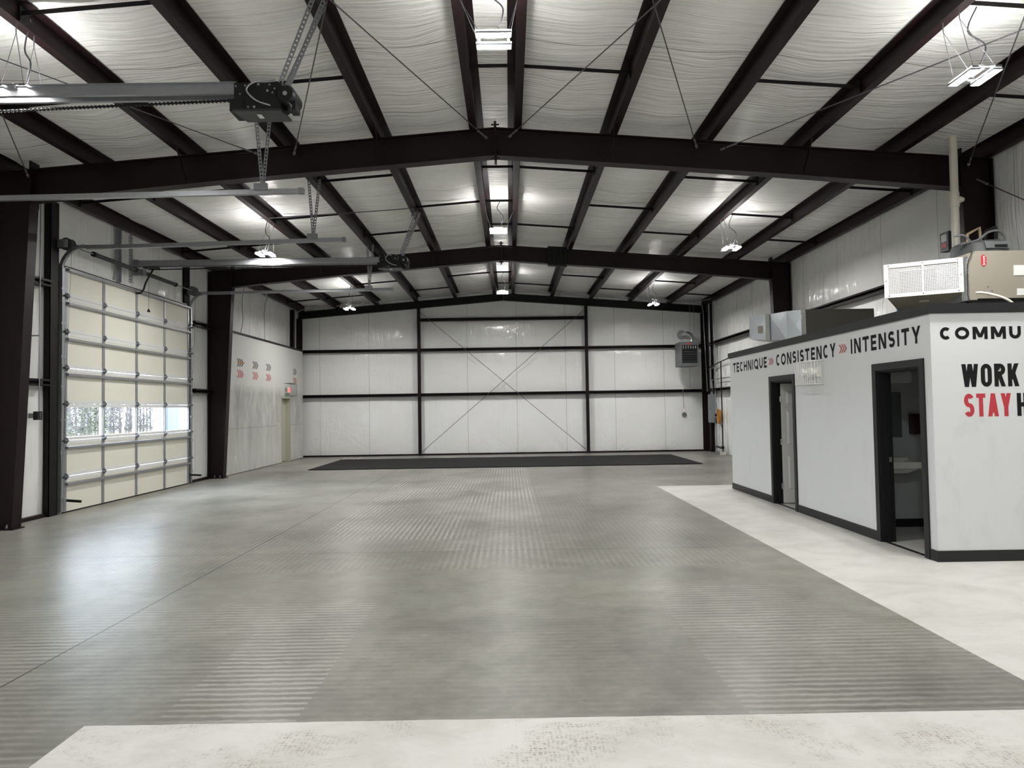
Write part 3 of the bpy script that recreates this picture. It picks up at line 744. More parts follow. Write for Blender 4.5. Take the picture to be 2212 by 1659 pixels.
# ------------------------------------------------------------------ overhead sectional door
DX = -7.76; Y0, Y1 = 12.13, 16.85
joints = [0.02, .63, 1.26, 1.90, 2.53, 3.16, 3.79, 4.31]
stiles = [Y0+.035, 13.30, 14.48, 15.66, Y1-.035]
d1 = thing('door_1', (DX, (Y0+Y1)/2, 0), 'closed cream overhead sectional door with a row of windows', 'door', None, 'structure')
for i, (a, b) in enumerate(zip(joints[:-1], joints[1:])):
    if i == 2:
        m = MB()
        m.box(DX-.05, DX, Y0, Y1, a+.004, a+.055).box(DX-.05, DX, Y0, Y1, b-.06, b-.004)
        for y in stiles: m.box(DX-.05, DX, y-.04, y+.04, a+.055, b-.06)
        sec = m.build('window_section', 'rail', d1)
        for y, y2 in zip(stiles[:-1], stiles[1:]):
            MB().box(DX-.032, DX-.028, y+.04, y2-.04, a+.055, b-.06).build('glass_pane', 'glass', sec)
    else:
        sec = MB().box(DX-.05, DX, Y0, Y1, a+.004, b-.004).build('door_section', 'cream', d1)
        m = MB()
        for z in (a+.035, b-.035):
            if (z-a < .1 and i == 0) or (z-a > .1 and i == 6): continue
            m.box(DX, DX+.006, Y0, Y1, z-.028, z+.028)
        m.build('edge_rail', 'rail', sec)
    m = MB()
    for y in stiles:
        if i != 2: m.box(DX, DX+.016, y-.036, y+.036, a+.004, b-.004)
        else: m.box(DX+.001, DX+.02, y-.018, y+.018, a, b)
    m.build('stile', 'galv', sec)
    if i:
        for y in stiles:
            h = MB(); h.box(DX+.016, DX+.026, y-.035, y+.035, a-.055, a+.055); h.tube([(DX+.045, y-.045, a), (DX+.045, y+.045, a)], .016, 6); h.bar((DX+.02, y, a-.04), (DX+.05, y, a), .05, .006, (0, 1, 0)).bar((DX+.02, y, a+.04), (DX+.05, y, a), .05, .006, (0, 1, 0))
            h.build('hinge', 'galv_dull', sec)
for z in (.50, 1.13, 2.41, 3.03, 3.66, 4.255):
    m = MB(); m.prism([(0, -.03), (0, .03), (.004, .03), (.06, .018), (.06, -.018), (.004, -.03)], (DX+.016, Y0+.02, z), (DX+.016, Y1-.02, z), (1, 0, 0), (0, 0, 1))
    m.build('strut', 'galv', d1)
MB().box(DX-.05, DX, Y0, Y1, 0, .022).build('bottom_seal', 'black', d1)
MB().box(DX-.04, DX-.01, Y0-.02, Y1+.02, 4.31, 4.33).build('top_seal', 'black', d1)
for y, s in ((Y0, -1), (Y1, 1)):
    for z in joints[1:-1]:
        MB().tube([(DX+.04, y-s*.02, z), (DX+.06, y+s*.07, z)], .009, 6).lathe((DX+.06, y+s*.06, z-.02), [(.0, 0), (.024, 0), (.024, .03), (0, .03)], 10).build('roller', 'darkgrey', d1)
    MB().tube([(DX+.05, y-s*.03, .22), (DX+.30, y+s*.02 if s > 0 else y+.02, .20)], .024, 8).build('lift_handle', 'black', d1)

def track(y, s, label, wall=True, xend=-2.85, zend=4.70):
    t = thing('door_track', (-7.6, y, 0), label, 'track', 'overhead door tracks')
    xv, zc, r = -7.765, 4.22, .42
    if wall:
        m = MB(); m.box(xv-.045, xv-.035, y-.035, y+.035, .03, zc+.05).box(xv+.035, xv+.045, y-.035, y+.035, .03, zc+.05).box(xv-.045, xv+.045, y+s*.035-.004, y+s*.035+.004, .03, zc+.05)
        m.build('vertical_track', 'galv', t)
        MB().box(xv-.10, xv-.092, y-.05, y+.09 if s < 0 else y+.05, 0.0, 4.60).box(xv-.10, xv-.04, y+s*.05-.004, y+s*.05+.004, 0, 4.6).build('mounting_angle', 'galv', t)
        b = MB()
        for z in (.3, 1.05, 1.62, 2.2, 2.72, 3.3, 3.9): b.box(xv-.09, xv+.05, y-.06, y+.06, z-.02, z+.02)
        b.build('jamb_bracket', 'galv', t)
        m = MB(); pts = arc((xv+r, y, zc), r, PI, PI/2, (1, 0, 0), (0, 0, 1), 14)
        for p, q in zip(pts[:-1], pts[1:]): m.bar(p, q, .055, .06, (0, 1, 0))
        m.build('curved_track', 'galv', t)
        MB().box(xv-.06, xv+1.0, y-.02, y-.014, 4.60, 4.66).build('perforated_angle', 'galv_dull', t)
    x0 = xv+r if wall else -7.6
    m = MB(); z0 = 4.62; a, b = Vector((x0, y, z0)), Vector((xend, y, zend))
    m.bar(a, b, .006, .06).bar(a+Vector((0, -s*.03, .03)), b+Vector((0, -s*.03, .03)), .06, .006).bar(a+Vector((0, -s*.03, -.03)), b+Vector((0, -s*.03, -.03)), .06, .006)
    m.build('horizontal_track', 'galv', t)
    h = MB().bar(b+Vector((-.03, -s*.03, 0)), b+Vector((.04, -s*.03, 0)), .07, .075)
    h.build('end_stop', 'galv_dull', t)
    return t
def hanger(t, y, x0, z0, tops, name='hanger_angle', w=.045):
    for (tx, ty) in tops:
        m = MB(); slotted(m, (x0, y, z0), (tx, ty, zt(tx)+.03), w, (1, .2, 0)); m.build(name, 'galv_dull', t)
tr1 = track(12.05, -1, 'near galvanised track of the overhead door')
hanger(tr1, 12.05, -3.40, 4.74, ((-3.46, 12.0), (-3.30, 12.12)))
MB().box(-3.48, -3.30, 12.02, 12.06, 4.70, 4.80).build('splice_plate', 'galv_dull', tr1)
tr2 = track(16.92, 1, 'far galvanised track of the overhead door', True, -2.82, 4.65)
hanger(tr2, 16.92, -3.40, 4.69, ((-3.44, 16.9), (-3.31, 16.98)))
MB().box(-3.48, -3.30, 16.88, 16.92, 4.65, 4.75).build('splice_plate', 'galv_dull', tr2)
tr3 = track(9.25, -1, 'galvanised track of the door out of view at the left', False, -2.76, 4.67)
hanger(tr3, 9.25, -3.29, 4.70, ((-3.37, 9.2), (-3.20, 9.3)))
MB().box(-3.38, -3.20, 9.22, 9.26, 4.68, 4.77).build('splice_plate', 'galv_dull', tr3)

# torsion shaft with springs
SX, SZ = -7.62, 4.66
t = thing('torsion_shaft', (SX, 14.45, SZ), 'black torsion spring shaft above the overhead door', 'spring')
MB().tube([(SX, 11.88, SZ), (SX, 16.98, SZ)], .0135, 8).build('shaft', 'galv_dull', t)
for a, b in ((12.76, 14.16), (14.52, 15.88)):
    n = 70; pts = [(SX+.036*math.cos(2*PI*i/8), a+(b-a)*i/(n*8), SZ+.036*math.sin(2*PI*i/8)) for i in range(n*8+1)]
    m = MB(); m.tube([(SX, a, SZ), (SX, b, SZ)], .036, 12); m.tube(pts, .009, 4); m.build('torsion_spring', 'darkgrey', t)
    for e in (a, b): MB().tube([(SX, e-.03, SZ), (SX, e+.03, SZ)], .05, 10).build('winding_cone', 'black', t)
for y, s in ((12.0, 1), (16.78, -1)):
    MB().tube([(SX, y-.06, SZ), (SX, y-.05, SZ), (SX, y+.05, SZ), (SX, y+.06, SZ)], [.11, .085, .085, .11], 18).build('cable_drum', 'darkgrey', t)
    MB().box(-7.77, SX+.06, y-s*.10-.003, y-s*.10+.003, SZ-.07, SZ+.07).build('bearing_plate', 'galv', t)
    MB().tube([(SX+.07, y, SZ), (-7.72, y, .12)], .003, 4).build('lift_cable', 'cable', t)
MB().box(-7.77, SX+.02, 14.28, 14.29, SZ-.10, SZ+.05).box(SX-.05, SX+.06, 14.36, 14.50, SZ-.07, SZ+.05).build('centre_bearing', 'galv_dull', t)
for y, z0, z1, lab, w in ((13.84, 4.34, 5.42, 'wide galvanised upright above the overhead door behind the springs', .10), (14.17, 4.40, 5.37, 'narrow slotted upright beside the centre bearing above the door', .045)):
    m = MB()
    if w > .08: m.box(-7.80, -7.792, y-w/2, y+w/2, z0, z1).box(-7.80, -7.74, y+w/2-.006, y+w/2, z0, z1)
    else: slotted(m, (-7.70, y, z0), (-7.70, y, z1), .05, (0, 1, 0), .06)
    tag(m.build('support_upright', 'galv'), lab, 'upright', 'uprights above the overhead door')

# door openers
def opener(y, label, rz, full):
    t = thing('door_opener', (-2.4, y, 4.8), label, 'opener', 'door openers')
    z = 4.80
    m = MB(); m.box(-2.66, -2.20, y-.11, y+.11, z-.13, z+.145); m.box(-2.70, -2.56, y-.12, y+.12, z-.14, z-.02).build('gear_case', 'black', t)
    m = MB(); m.hexa([(-2.67, y-.125, z-.145), (-2.19, y-.125, z-.145), (-2.17, y+.145, z-.145), (-2.62, y+.145, z-.145)], [(-2.67, y-.125, z-.125), (-2.19, y-.125, z-.125), (-2.17, y+.145, z-.125), (-2.62, y+.145, z-.125)]); m.build('bottom_cover', 'cover', t)
    MB().box(-2.46, -2.415, y-.04, y+.05, z-.148, z-.145).build('paper_label', 'label', t)
    MB().tube([(-2.15, y-.14, z+.02), (-2.15, y-.12, z+.02), (-2.15, y+.12, z+.02)], [.075, .095, .095], 18).build('motor', 'black', t)
    MB().tube([(-2.15, y-.146, z+.02), (-2.15, y-.135, z+.02)], .022, 12).build('shaft_cap', 'galv', t)
    MB().box(-2.13, -2.06, y-.10, y+.06, z-.12, z-.04).tube([(-2.16, y-.12, z-.04), (-2.10, y-.12, z-.10), (-2.13, y-.10, z-.16), (-2.19, y-.08, z-.13)], .02, 8).build('brake_linkage', 'black', t)
    b = MB()
    for i, (bx, bz) in enumerate(((-2.64, .11), (-2.55, .115), (-2.42, .125), (-2.31, .12), (-2.26, .08), (-2.33, .06), (-2.28, .04), (-2.52, -.10), (-2.46, -.10), (-2.60, .03))):
        b.tube([(bx, y-.118, z+bz), (bx, y-.11, z+bz)], .009+.004*(i % 3 == 2), 8)
    b.build('bolt_heads', 'galv', t)
    MB().tube(smooth([(-2.27, y-.05, z+.20), (-2.45, y-.13, z+.14), (-2.52, y-.16, z+.05), (-2.43, y-.15, z-.05), (-2.30, y-.12, z-.09)]), .009, 7).build('conduit_whip', 'galv', t)
    x0 = -7.72
    r = MB()
    for s in (-1, 1): r.box(x0, -2.655, y+s*.05-.003, y+s*.05+.003, rz, rz+.12).box(x0, -2.655, y+s*.05, y+s*.085, rz+.114, rz+.12).box(x0, -2.655, y+s*.05, y+s*.085, rz, rz+.006)
    r.build('rail', 'galv', t)
    c = MB(); ch = lambda xx: rz-.030-(-2.66-xx)*(.033 if not full else .006); c.tube([(-7.5, y, ch(-7.5)), (-2.66, y, ch(-2.66))], .009, 6)
    for i in range(120):
        xx = -7.45+i*.04; c.box(xx, xx+.02, y-.012, y+.012, ch(xx)-.013, ch(xx)+.011)
    c.build('drive_chain', 'black', t)
    for tx, ty, bx in ((-2.02, y-.02, -2.27), (-1.94, y+.06, -2.22), (-1.97, y+.16, -2.30)):
        m = MB(); slotted(m, (bx, ty-.02, z+.12), (tx+.10, ty, zt(tx)+.02), .045, (1, .2, 0)); m.build('hanger_angle', 'galv_dull', t)
    if full:
        MB().box(-7.60, -7.30, y-.06, y+.06, z-.06, z-.02).build('trolley', 'darkgrey', t)
        MB().tube(smooth([(-7.42, y+.05, z-.03), (-7.55, y-.02, 4.46), (-7.60, y-.03, 4.30), (-7.66, y-.05, 4.22), (-7.74, y-.06, 4.22)], 5), .018, 8).build('door_arm', 'black', t)
        MB().tube([(-7.58, y+.14, z-.05), (-7.58, y+.14, 3.92)], .004, 5).build('pull_cord', 'cable', t)
        MB().lathe((-7.58, y+.14, 3.85), [(.03, 0), (.03, .02), (.008, .07)], 10).build('pull_handle', 'black', t)
        MB().box(-7.80, -7.70, y-.08, y+.08, z-.02, z+.12).build('header_bracket', 'galv_dull', t)
opener(14.49, 'distant black door opener at the end of the rail over the overhead door', 4.78, True)
opener(6.85, 'large black door opener hanging in front of the nearest frame', 4.85, False)

# push button station and its conduit
t = thing('push_button_station', (-7.69, 11.36, 1.70), 'black push button box on the wall beside the nearest left column', 'switch')
MB().box(-7.72, -7.65, 11.30, 11.42, 1.63, 1.77).build('button_box', 'black', t)
for z in (1.665, 1.70, 1.735): MB().tube([(-7.65, 11.36, z), (-7.64, 11.36, z)], .010, 8).build('button', 'galv', t)
MB().tube([(-7.665, 11.36, 5.35), (-7.665, 11.36, 1.76)], .010, 7).build('conduit', 'galv', t)
MB().box(-7.83, -7.71, 11.345, 11.375, 1.66, 1.74).box(-7.83, -7.66, 11.35, 11.37, 3.0, 3.02).build('wall_bracket', 'galv_dull', t)

# ------------------------------------------------------------------ black mat
m = MB(); n = 60; ring = []
mx0, mx1, my0, my1 = -5.82, 5.57, 20.1, 24.1
pts = [(mx0, my0)]
for i in range(1, n): pts.append((mx0+(mx1-mx0)*i/n, my0+.02*math.sin(i*1.3)))
pts += [(mx1, my0), (mx1, my1)]
for i in range(1, n): pts.append((mx1-(mx1-mx0)*i/n, my1+.03*math.sin(i*.9)))
pts.append((mx0, my1)); N = len(pts)
m.add([(p[0], p[1], .002) for p in pts]+[(p[0], p[1], .022) for p in pts], [tuple(range(N, 2*N)), tuple(range(N-1, -1, -1))]+[(i, (i+1) % N, N+(i+1) % N, N+i) for i in range(N)])
tag(m.build('floor_mat', 'rubber'), 'long black rubber mat lying on the floor before the end wall', 'mat')
m = MB()
for i in range(5):
    x = -5.75+i*.13; m.tube(smooth([(x, 24.0+.1*math.sin(i), .03), (x+.06, 24.1, .06+.03*math.sin(i*2)), (x+.15, 24.05, .035)], 4), .006, 6)
tag(m.build('plastic_wrap', 'label'), 'crumpled pale plastic scrap on the far left corner of the mat', 'wrap')

# ------------------------------------------------------------------ white booth
BX, BYN, BYF, BT, TH = 4.53, 7.41, 14.18, 2.68, .15
m = MB()
ops = [(7.62, 8.52), (11.05, 11.95)]
m.box(BX, BX+TH, BYN, ops[0][0], 0, BT).box(BX, BX+TH, ops[0][1], ops[1][0], 0, BT).box(BX, BX+TH, ops[1][1], BYF, 0, BT)
for a, b in ops: m.box(BX, BX+TH, a, b, 2.09, BT)
side = struct('wall_booth_side', m, 'booth', 'long white booth wall with two doorways and a row of black words', 'wall')
front = struct('wall_booth_front', MB().box(BX+TH, 7.36, BYN, BYN+TH, 0, BT), 'booth', 'white booth end wall facing the viewer with large lettering', 'wall')
struct('wall_booth_back', MB().box(BX+TH, 7.36, BYF-TH, BYF, 0, BT), 'booth', 'white booth end wall turned toward the far wall', 'wall')
m = MB().box(BX+TH+.005, 6.9, 9.52, 9.62, 0, BT-.1).box(6.9, 6.98, 7.57, 14.02, 0, BT-.1).box(BX+TH+.005, 6.9, 12.3, 12.4, 0, BT-.1)
struct('wall_booth_inside', m, 'bath', 'dim grey partition walls seen through the booth doorways', 'wall')
struct('ceiling_booth', MB().box(BX+TH+.005, 6.98, BYN+TH+.005, BYF-TH-.005, BT-.09, BT-.005), 'olive', 'flat roof deck of the white booth carrying the equipment', 'ceiling')
m = MB().box(BX-.022, BX, BYN-.022, BYF+.05, 2.645, 2.752).box(BX, 7.40, BYN-.022, BYN, 2.645, 2.752).box(BX, BX+.10, BYN, BYF, 2.69, 2.752).box(BX+.1, 7.40, BYN, BYN+.1, 2.69, 2.752)
struct('trim_2', m, 'black_trim', 'black fascia band round the top of the white booth', 'trim')
m = MB().box(BX-.014, BX, BYN-.014, 7.53, 0, .117).box(BX-.014, BX, 8.61, 10.96, 0, .117).box(BX-.014, BX, 12.04, BYF, 0, .117)
struct('baseboard_side', m, 'black_trim', 'black baseboard along the booth wall with the doorways', 'baseboard')
struct('baseboard_front', MB().box(BX, 7.36, BYN-.014, BYN, 0, .117), 'black_trim', 'black baseboard along the booth wall facing the viewer', 'baseboard')
struct('baseboard_bath', MB().box(BX+TH+.01, 6.9, 9.506, 9.52, 0, .11), 'black_trim', 'black baseboard inside the dark washroom', 'baseboard')

sgn = dict(ux=(0, -1, 0), uz=(0, 0, 1), nrm=(-1, 0, 0))
word_mesh('TECHNIQUE', 1.83, .19, .215, (BX, 13.97, 2.345), gap=.24, **sgn).build('lettering', 'ink', side, 'black word TECHNIQUE')
word_mesh('CONSISTENCY', 2.14, .192, .215, (BX, 11.71, 2.343), gap=.24, **sgn).build('lettering', 'ink', side, 'black word CONSISTENCY')
word_mesh('INTENSITY', 1.56, .193, .215, (BX, 9.145, 2.347), gap=.24, **sgn).build('lettering', 'ink', side, 'black word INTENSITY')
chevrons((BX, 12.05, 2.345), (0, -1, 0), (0, 0, 1), (-1, 0, 0), .23, .115).build('chevron_mark', 'red', side, 'red triple chevron after the first word')
for ch in side.children:
    if ch.get('label') == 'red triple chevron after the first word': ch.location.z += .035
o = chevrons((BX, 9.47, 2.38), (0, -1, 0), (0, 0, 1), (-1, 0, 0), .23, .115).build('chevron_mark', 'red', side, 'red triple chevron after the second word')
fr = dict(ux=(1, 0, 0), uz=(0, 0, 1), nrm=(0, -1, 0))
word_mesh('COMMUN', 1.045, .135, .27, (4.632, BYN, 2.362), gap=.22, **fr).build('lettering', 'ink', front, 'black word cut by the picture edge')
word_mesh('WORK', .615, .246, .185, (4.850, BYN, 1.851), gap=.085, condensed=True, **fr).build('lettering', 'ink', front, 'large black word WORK')
word_mesh('STAY', .508, .246, .185, (4.864, BYN, 1.533), gap=.085, condensed=True, **fr).build('lettering', 'red', front, 'large red word STAY')
word_mesh('H', .115, .246, .185, (5.432, BYN, 1.533), gap=0, condensed=True, **fr).build('lettering', 'ink', front, 'large black letter H')

def doorway(a, b, name, label):
    t = thing(name, (BX+.07, (a+b)/2, 0), label, 'door', None, 'structure'); w = .085
    m = MB()
    for x0, x1 in ((BX-.02, BX), (BX+TH, BX+TH+.02)):
        m.box(x0, x1, a-w, a, 0, 2.09+w).box(x0, x1, b, b+w, 0, 2.09+w).box(x0, x1, a, b, 2.09, 2.09+w)
    m.build('casing', 'black_trim', t)
    m = MB().box(BX, BX+TH, a, a+.018, 0, 2.09).box(BX, BX+TH, b-.018, b, 0, 2.09).box(BX, BX+TH, a+.018, b-.018, 2.072, 2.09)
    m.box(BX+.06, BX+.10, a+.018, a+.032, 0, 2.072).box(BX+.06, BX+.10, b-.032, b-.018, 0, 2.072).box(BX+.06, BX+.10, a+.032, b-.032, 2.058, 2.072)
    m.build('jamb', 'black', t)
    MB().box(BX+.02, BX+.06, a, b, 0, .008).build('threshold', 'black', t)
    return t
d3 = doorway(ops[1][0], ops[1][1], 'door_3', 'far booth doorway with its white panelled door standing open inward')
yy = 11.915; x0, x1 = BX+TH-.01, BX+TH-.01+.86
leaf = MB().box(x0, x1, yy-.0, yy+.035, .012, 2.05).build('door_leaf', 'door_white', d3, 'white six panel door leaf')
def dpanel(xa, xb, za, zb):
    m = MB(); m.hexa([(xa, yy-.001, za), (xb, yy-.001, za), (xb, yy-.001, zb), (xa, yy-.001, zb)], [(xa+.03, yy-.014, za+.03), (xb-.03, yy-.014, za+.03), (xb-.03, yy-.014, zb-.03), (xa+.03, yy-.014, zb-.03)]); m.build('door_panel', 'door_white', leaf)
for xa, xb in ((x0+.09, x0+.39), (x0+.47, x0+.77)):
    for za, zb in ((.24, .82), (1.00, 1.58), (1.70, 1.92)): dpanel(xa, xb, za, zb)
for z in (.30, 1.05, 1.78): MB().box(BX+TH-.06, BX+TH-.012, yy+.008, yy+.014, z-.05, z+.05).tube([(BX+TH-.018, yy-.004, z-.05), (BX+TH-.018, yy-.004, z+.05)], .008, 6).build('hinge', 'chrome', d3)
MB().tube([(x1-.07, yy, .98), (x1-.07, yy-.05, .98)], .012, 8).sphere((x1-.07, yy-.065, .98), .028, 10).build('door_knob', 'chrome', d3)
d4 = doorway(ops[0][0], ops[0][1], 'door_4', 'near booth doorway opening onto the dark washroom')
MB().box(BX+.105, BX+.14, ops[0][1]-.021, ops[0][1]-.016, .97, 1.03).build('strike_plate', 'chrome', d4)

# washroom fittings
t = thing('washroom_sink', (5.05, 9.3, .85), 'white wall hung sink in the dark washroom', 'sink')
m = MB(); X0, X1, YW, YO = 4.78, 5.38, 9.50, 9.06
m.box(X0, X1, YO, YO+.05, .835, .915).box(X0, X0+.05, YO+.05, YW, .835, .915).box(X1-.05, X1, YO+.05, YW, .835, .915).box(X0, X1, YW-.10, YW, .835, .95)
m.hexa([(X0+.14, YO+.10, .765), (X1-.14, YO+.10, .765), (X1-.14, YW-.06, .765), (X0+.14, YW-.06, .765)], [(X0+.02, YO+.02, .84), (X1-.02, YO+.02, .84), (X1-.02, YW, .84), (X0+.02, YW, .84)])
m.build('basin', 'porcelain', t)
MB().tube(smooth([(5.05, 9.45, .95), (5.05, 9.45, 1.06), (5.05, 9.38, 1.10), (5.05, 9.31, 1.05)]), .012, 8).tube([(5.0, 9.45, .95), (4.99, 9.45, 1.02), (4.96, 9.41, 1.03)], .010, 6).tube([(5.10, 9.45, .95), (5.11, 9.45, 1.02), (5.14, 9.41, 1.03)], .010, 6).build('faucet', 'darkgrey', t)
MB().tube([(5.02, 9.27, .77), (5.02, 9.27, .70)], .03, 10).tube(smooth([(5.02, 9.27, .70), (5.02, 9.27, .46), (5.03, 9.31, .40), (5.05, 9.36, .46), (5.05, 9.42, .52), (5.05, 9.50, .52)], 5), .022, 8).build('drain_trap', 'white_dull', t)
MB().tube(smooth([(5.12, 9.46, .72), (5.10, 9.40, .74), (5.06, 9.34, .73)]), .008, 6).build('supply_hose', 'black', t)
t = thing('washroom_mirror', (5.2, 9.51, 1.53), 'dark frameless mirror above the washroom sink', 'mirror')
MB().box(4.93, 5.375, 9.507, 9.517, 1.22, 1.835).build('mirror_glass', 'mirror', t)
MB().box(5.14, 5.17, 9.50, 9.507, 1.21, 1.228).box(5.14, 5.17, 9.50, 9.507, 1.828, 1.845).build('mirror_clip', 'chrome', t)
t = thing('towel_dispenser', (5.56, 9.45, 1.4), 'dark red towel dispenser on the washroom wall', 'dispenser')
MB().prism([(0, 0), (0, .275), (-.10, .275), (-.13, .24), (-.13, .03), (-.10, 0)], (5.475, 9.515, 1.263), (5.645, 9.515, 1.263), (0, 1, 0), (0, 0, 1)).build('cover', 'redbox', t)
MB().box(5.545, 5.575, 9.44, 9.47, 1.24, 1.263).build('lever', 'galv', t)
t = thing('washroom_light', (5.2, 9.47, 2.05), 'unlit white box light above the washroom mirror', 'light')
MB().box(4.92, 5.48, 9.42, 9.517, 1.98, 2.11).build('diffuser', 'white_dull', t)
MB().box(4.90, 5.50, 9.48, 9.518, 1.965, 2.125).build('back_plate', 'white', t)

# emergency light in its wire cage
t = thing('emergency_light', (BX-.05, 10.25, 2.14), 'twin emergency light in a white wire cage on the booth wall', 'light')
m = MB(); m.hexa([(BX, 10.02, 2.08), (BX, 10.40, 2.08), (BX, 10.40, 2.24), (BX, 10.02, 2.24)], [(BX-.06, 10.05, 2.10), (BX-.06, 10.37, 2.10), (BX-.06, 10.37, 2.22), (BX-.06, 10.05, 2.22)]); m.build('housing', 'white', t)
for y in (10.10, 10.40):
    MB().tube([(BX-.05, y, 2.17), (BX-.13, y+.01, 2.16)], [.045, .065], 12).build('lamp_head', 'white', t)
g = MB(); xa, xb, ya, yb, za, zb = BX-.004, BX-.19, 9.93, 10.50, 1.98, 2.32
for z in (za, zb): g.tube([(xa, ya, z), (xb, ya, z), (xb, yb, z), (xa, yb, z), (xa, ya, z)], .006, 6)
for i in range(9):
    y = ya+(yb-ya)*i/8; g.tube([(xa, y, zb), (xb, y, zb), (xb, y, za), (xa, y, za)], .0045, 5)
for i in range(1, 4):
    x = xa+(xb-xa)*i/4
    for y in (ya, yb): g.tube([(x, y, za), (x, y, zb)], .0045, 5)
g.build('wire_cage', 'white_dull', t)

# ------------------------------------------------------------------ equipment on the booth roof
t = thing('air_handler', (6.3, 8.4, 2.7), 'tan air handler with a white egg crate grille on the booth corner', 'air handler')
MB().box(5.49, 7.25, 8.07, 8.68, 2.90, 3.46).build('cabinet', 'tan', t)
m = MB().box(5.45, 7.25, 8.12, 8.2, 2.69, 2.90).box(5.45, 7.25, 8.55, 8.63, 2.69, 2.90); m.build('support_rail', 'black', t)
MB().box(5.40, 5.49, 8.05, 8.70, 2.88, 3.42).build('end_panel', 'tan', t)
A, B = Vector((4.54, 8.30, 0)), Vector((5.235, 7.90, 0)); u = (B-A).normalized(); nv = Vector((u.y, -u.x, 0)); L = (B-A).length
z0, z1 = 2.952, 3.352
g = MB(); fw_ = .045
def gp(a, z, d=0): p = A+u*a+nv*d; return (p.x, p.y, z)
def gbar(a0, a1, za, zb, d0, d1): g.hexa([gp(a0, za, d0), gp(a1, za, d0), gp(a1, za, d1), gp(a0, za, d1)], [gp(a0, zb, d0), gp(a1, zb, d0), gp(a1, zb, d1), gp(a0, zb, d1)])
gbar(0, L, z0, z0+fw_, 0, .014); gbar(0, L, z1-fw_, z1, 0, .014); gbar(0, fw_, z0+fw_, z1-fw_, 0, .014); gbar(L-fw_, L, z0+fw_, z1-fw_, 0, .014); gbar(L/2-.012, L/2+.012, z0+fw_, z1-fw_, 0, .012)
grl = g.build('grille_frame', 'white', t)
g = MB(); nx, nz = 41, 18
for i in range(nx+1): a = fw_+(L-2*fw_)*i/nx; gbar(a-.0030, a+.0030, z0+fw_, z1-fw_, -.006, .006)
for i in range(nz+1): z = z0+fw_+(z1-z0-2*fw_)*i/nz; gbar(fw_, L-fw_, z-.0036, z+.0036, -.006, .0055)
g.build('egg_crate', 'white', grl)
g = MB()
for a, z in ((.05, z0+.02), (L/2, z0+.02), (L-.05, z0+.02), (.05, z1-.02), (L/2, z1-.02), (L-.05, z1-.02), (.02, (z0+z1)/2), (L-.02, (z0+z1)/2)): gbar(a-.008, a+.008, z-.008, z+.008, .014, .018)
g.build('screw', 'galv_dull', grl)
def q(a, z, d): p = A+u*a-nv*d; return (p.x, p.y, z)
m = MB(); a8 = [q(.02, z0+.01, .01), q(L-.02, z0+.01, .01), q(L+.02, 2.80, .42), q(.16, 2.80, .42), q(.02, z1-.01, .01), q(L-.02, z1-.01, .01), q(L+.02, z1-.02, .42), q(.16, z1-.02, .42)]
m.add(a8, [(0, 3, 2, 1), (4, 5, 6, 7), (1, 2, 6, 5), (3, 0, 4, 7)])
boot = m.build('return_boot', 'tan', t)
MB().add([q(L+.02, 2.81, .41), q(.16, 2.81, .41), q(.16, z1-.03, .41), q(L+.02, z1-.03, .41)], [(0, 1, 2, 3)]).build('dark_backing', 'black', boot)  # black sheet stands in for the shaded depth behind the grille
m = MB(); m.add([q(.36, 2.908, .12), q(.46, 2.908, .12), q(.46, 2.893, .16), q(.36, 2.893, .16)], [(0, 1, 2, 3)]); m.build('paper_label', 'pvc', boot)
m = MB(); m.hexa([(5.24, 7.95, 2.85), (5.40, 8.07, 2.88), (5.40, 8.66, 2.88), (5.22, 8.50, 2.83)], [(5.24, 7.95, 3.34), (5.40, 8.07, 3.40), (5.40, 8.66, 3.40), (5.22, 8.50, 3.34)]); m.build('duct_collar', 'foil', t)
MB().box(5.33, 5.385, 8.035, 8.055, 2.87, 3.36).build('foil_tape', 'tape', t)
MB().box(5.35, 5.37, 8.06, 8.064, 3.15, 3.2).build('wire_tie', 'red', t)
m = MB(); bx, bz, bw, bh = 5.592, 3.345, .064, .135; e = .018
m.add([(bx+a, 8.066, bz+b) for a, b in ((-bw/2+e, -bh/2), (bw/2-e, -bh/2), (bw/2, -bh/2+e*2), (bw/2, bh/2-e*2), (bw/2-e, bh/2), (-bw/2+e, bh/2), (-bw/2, bh/2-e), (-bw/2, -bh/2+e))], [tuple(range(8))])
badge = m.build('badge', 'red', t)
def small_text(txt, size, mat, parent, loc, rot):
    cu = bpy.data.curves.new('lettering', 'FONT'); cu.body = txt; cu.size = size; cu.align_x = 'CENTER'; cu.align_y = 'CENTER'; cu.offset = size*.012
    o = bpy.data.objects.new('tmp', cu); me = bpy.data.meshes.new_from_object(o); bpy.data.objects.remove(o)
    me.transform(Matrix.Translation(Vector(loc)) @ rot.to_4x4())
    p = parent; off = Vector((0, 0, 0))
    while p is not None: off += p.location; p = p.parent
    me.transform(Matrix.Translation(-off))
    o = bpy.data.objects.new('lettering', me); COL.objects.link(o); me.materials.clear(); me.materials.append(M[mat]); o.parent = parent
    return o
small_text('bryant', .042, 'white', badge, (bx-.002, 8.0635, bz), Matrix.Rotation(PI/2, 3, 'Y') @ Matrix.Rotation(PI/2, 3, 'X') if False else (Matrix.Rotation(-PI/2, 3, 'Y') @ Matrix.Rotation(PI/2, 3, 'X')))
for x0_, x1_, za, zb in ((5.94, 6.16, 3.165, 3.285), (5.97, 6.12, 2.93, 3.01)): MB().box(x0_, x1_, 8.064, 8.07, za, zb).build('paper_label', 'label', t)
m = MB()
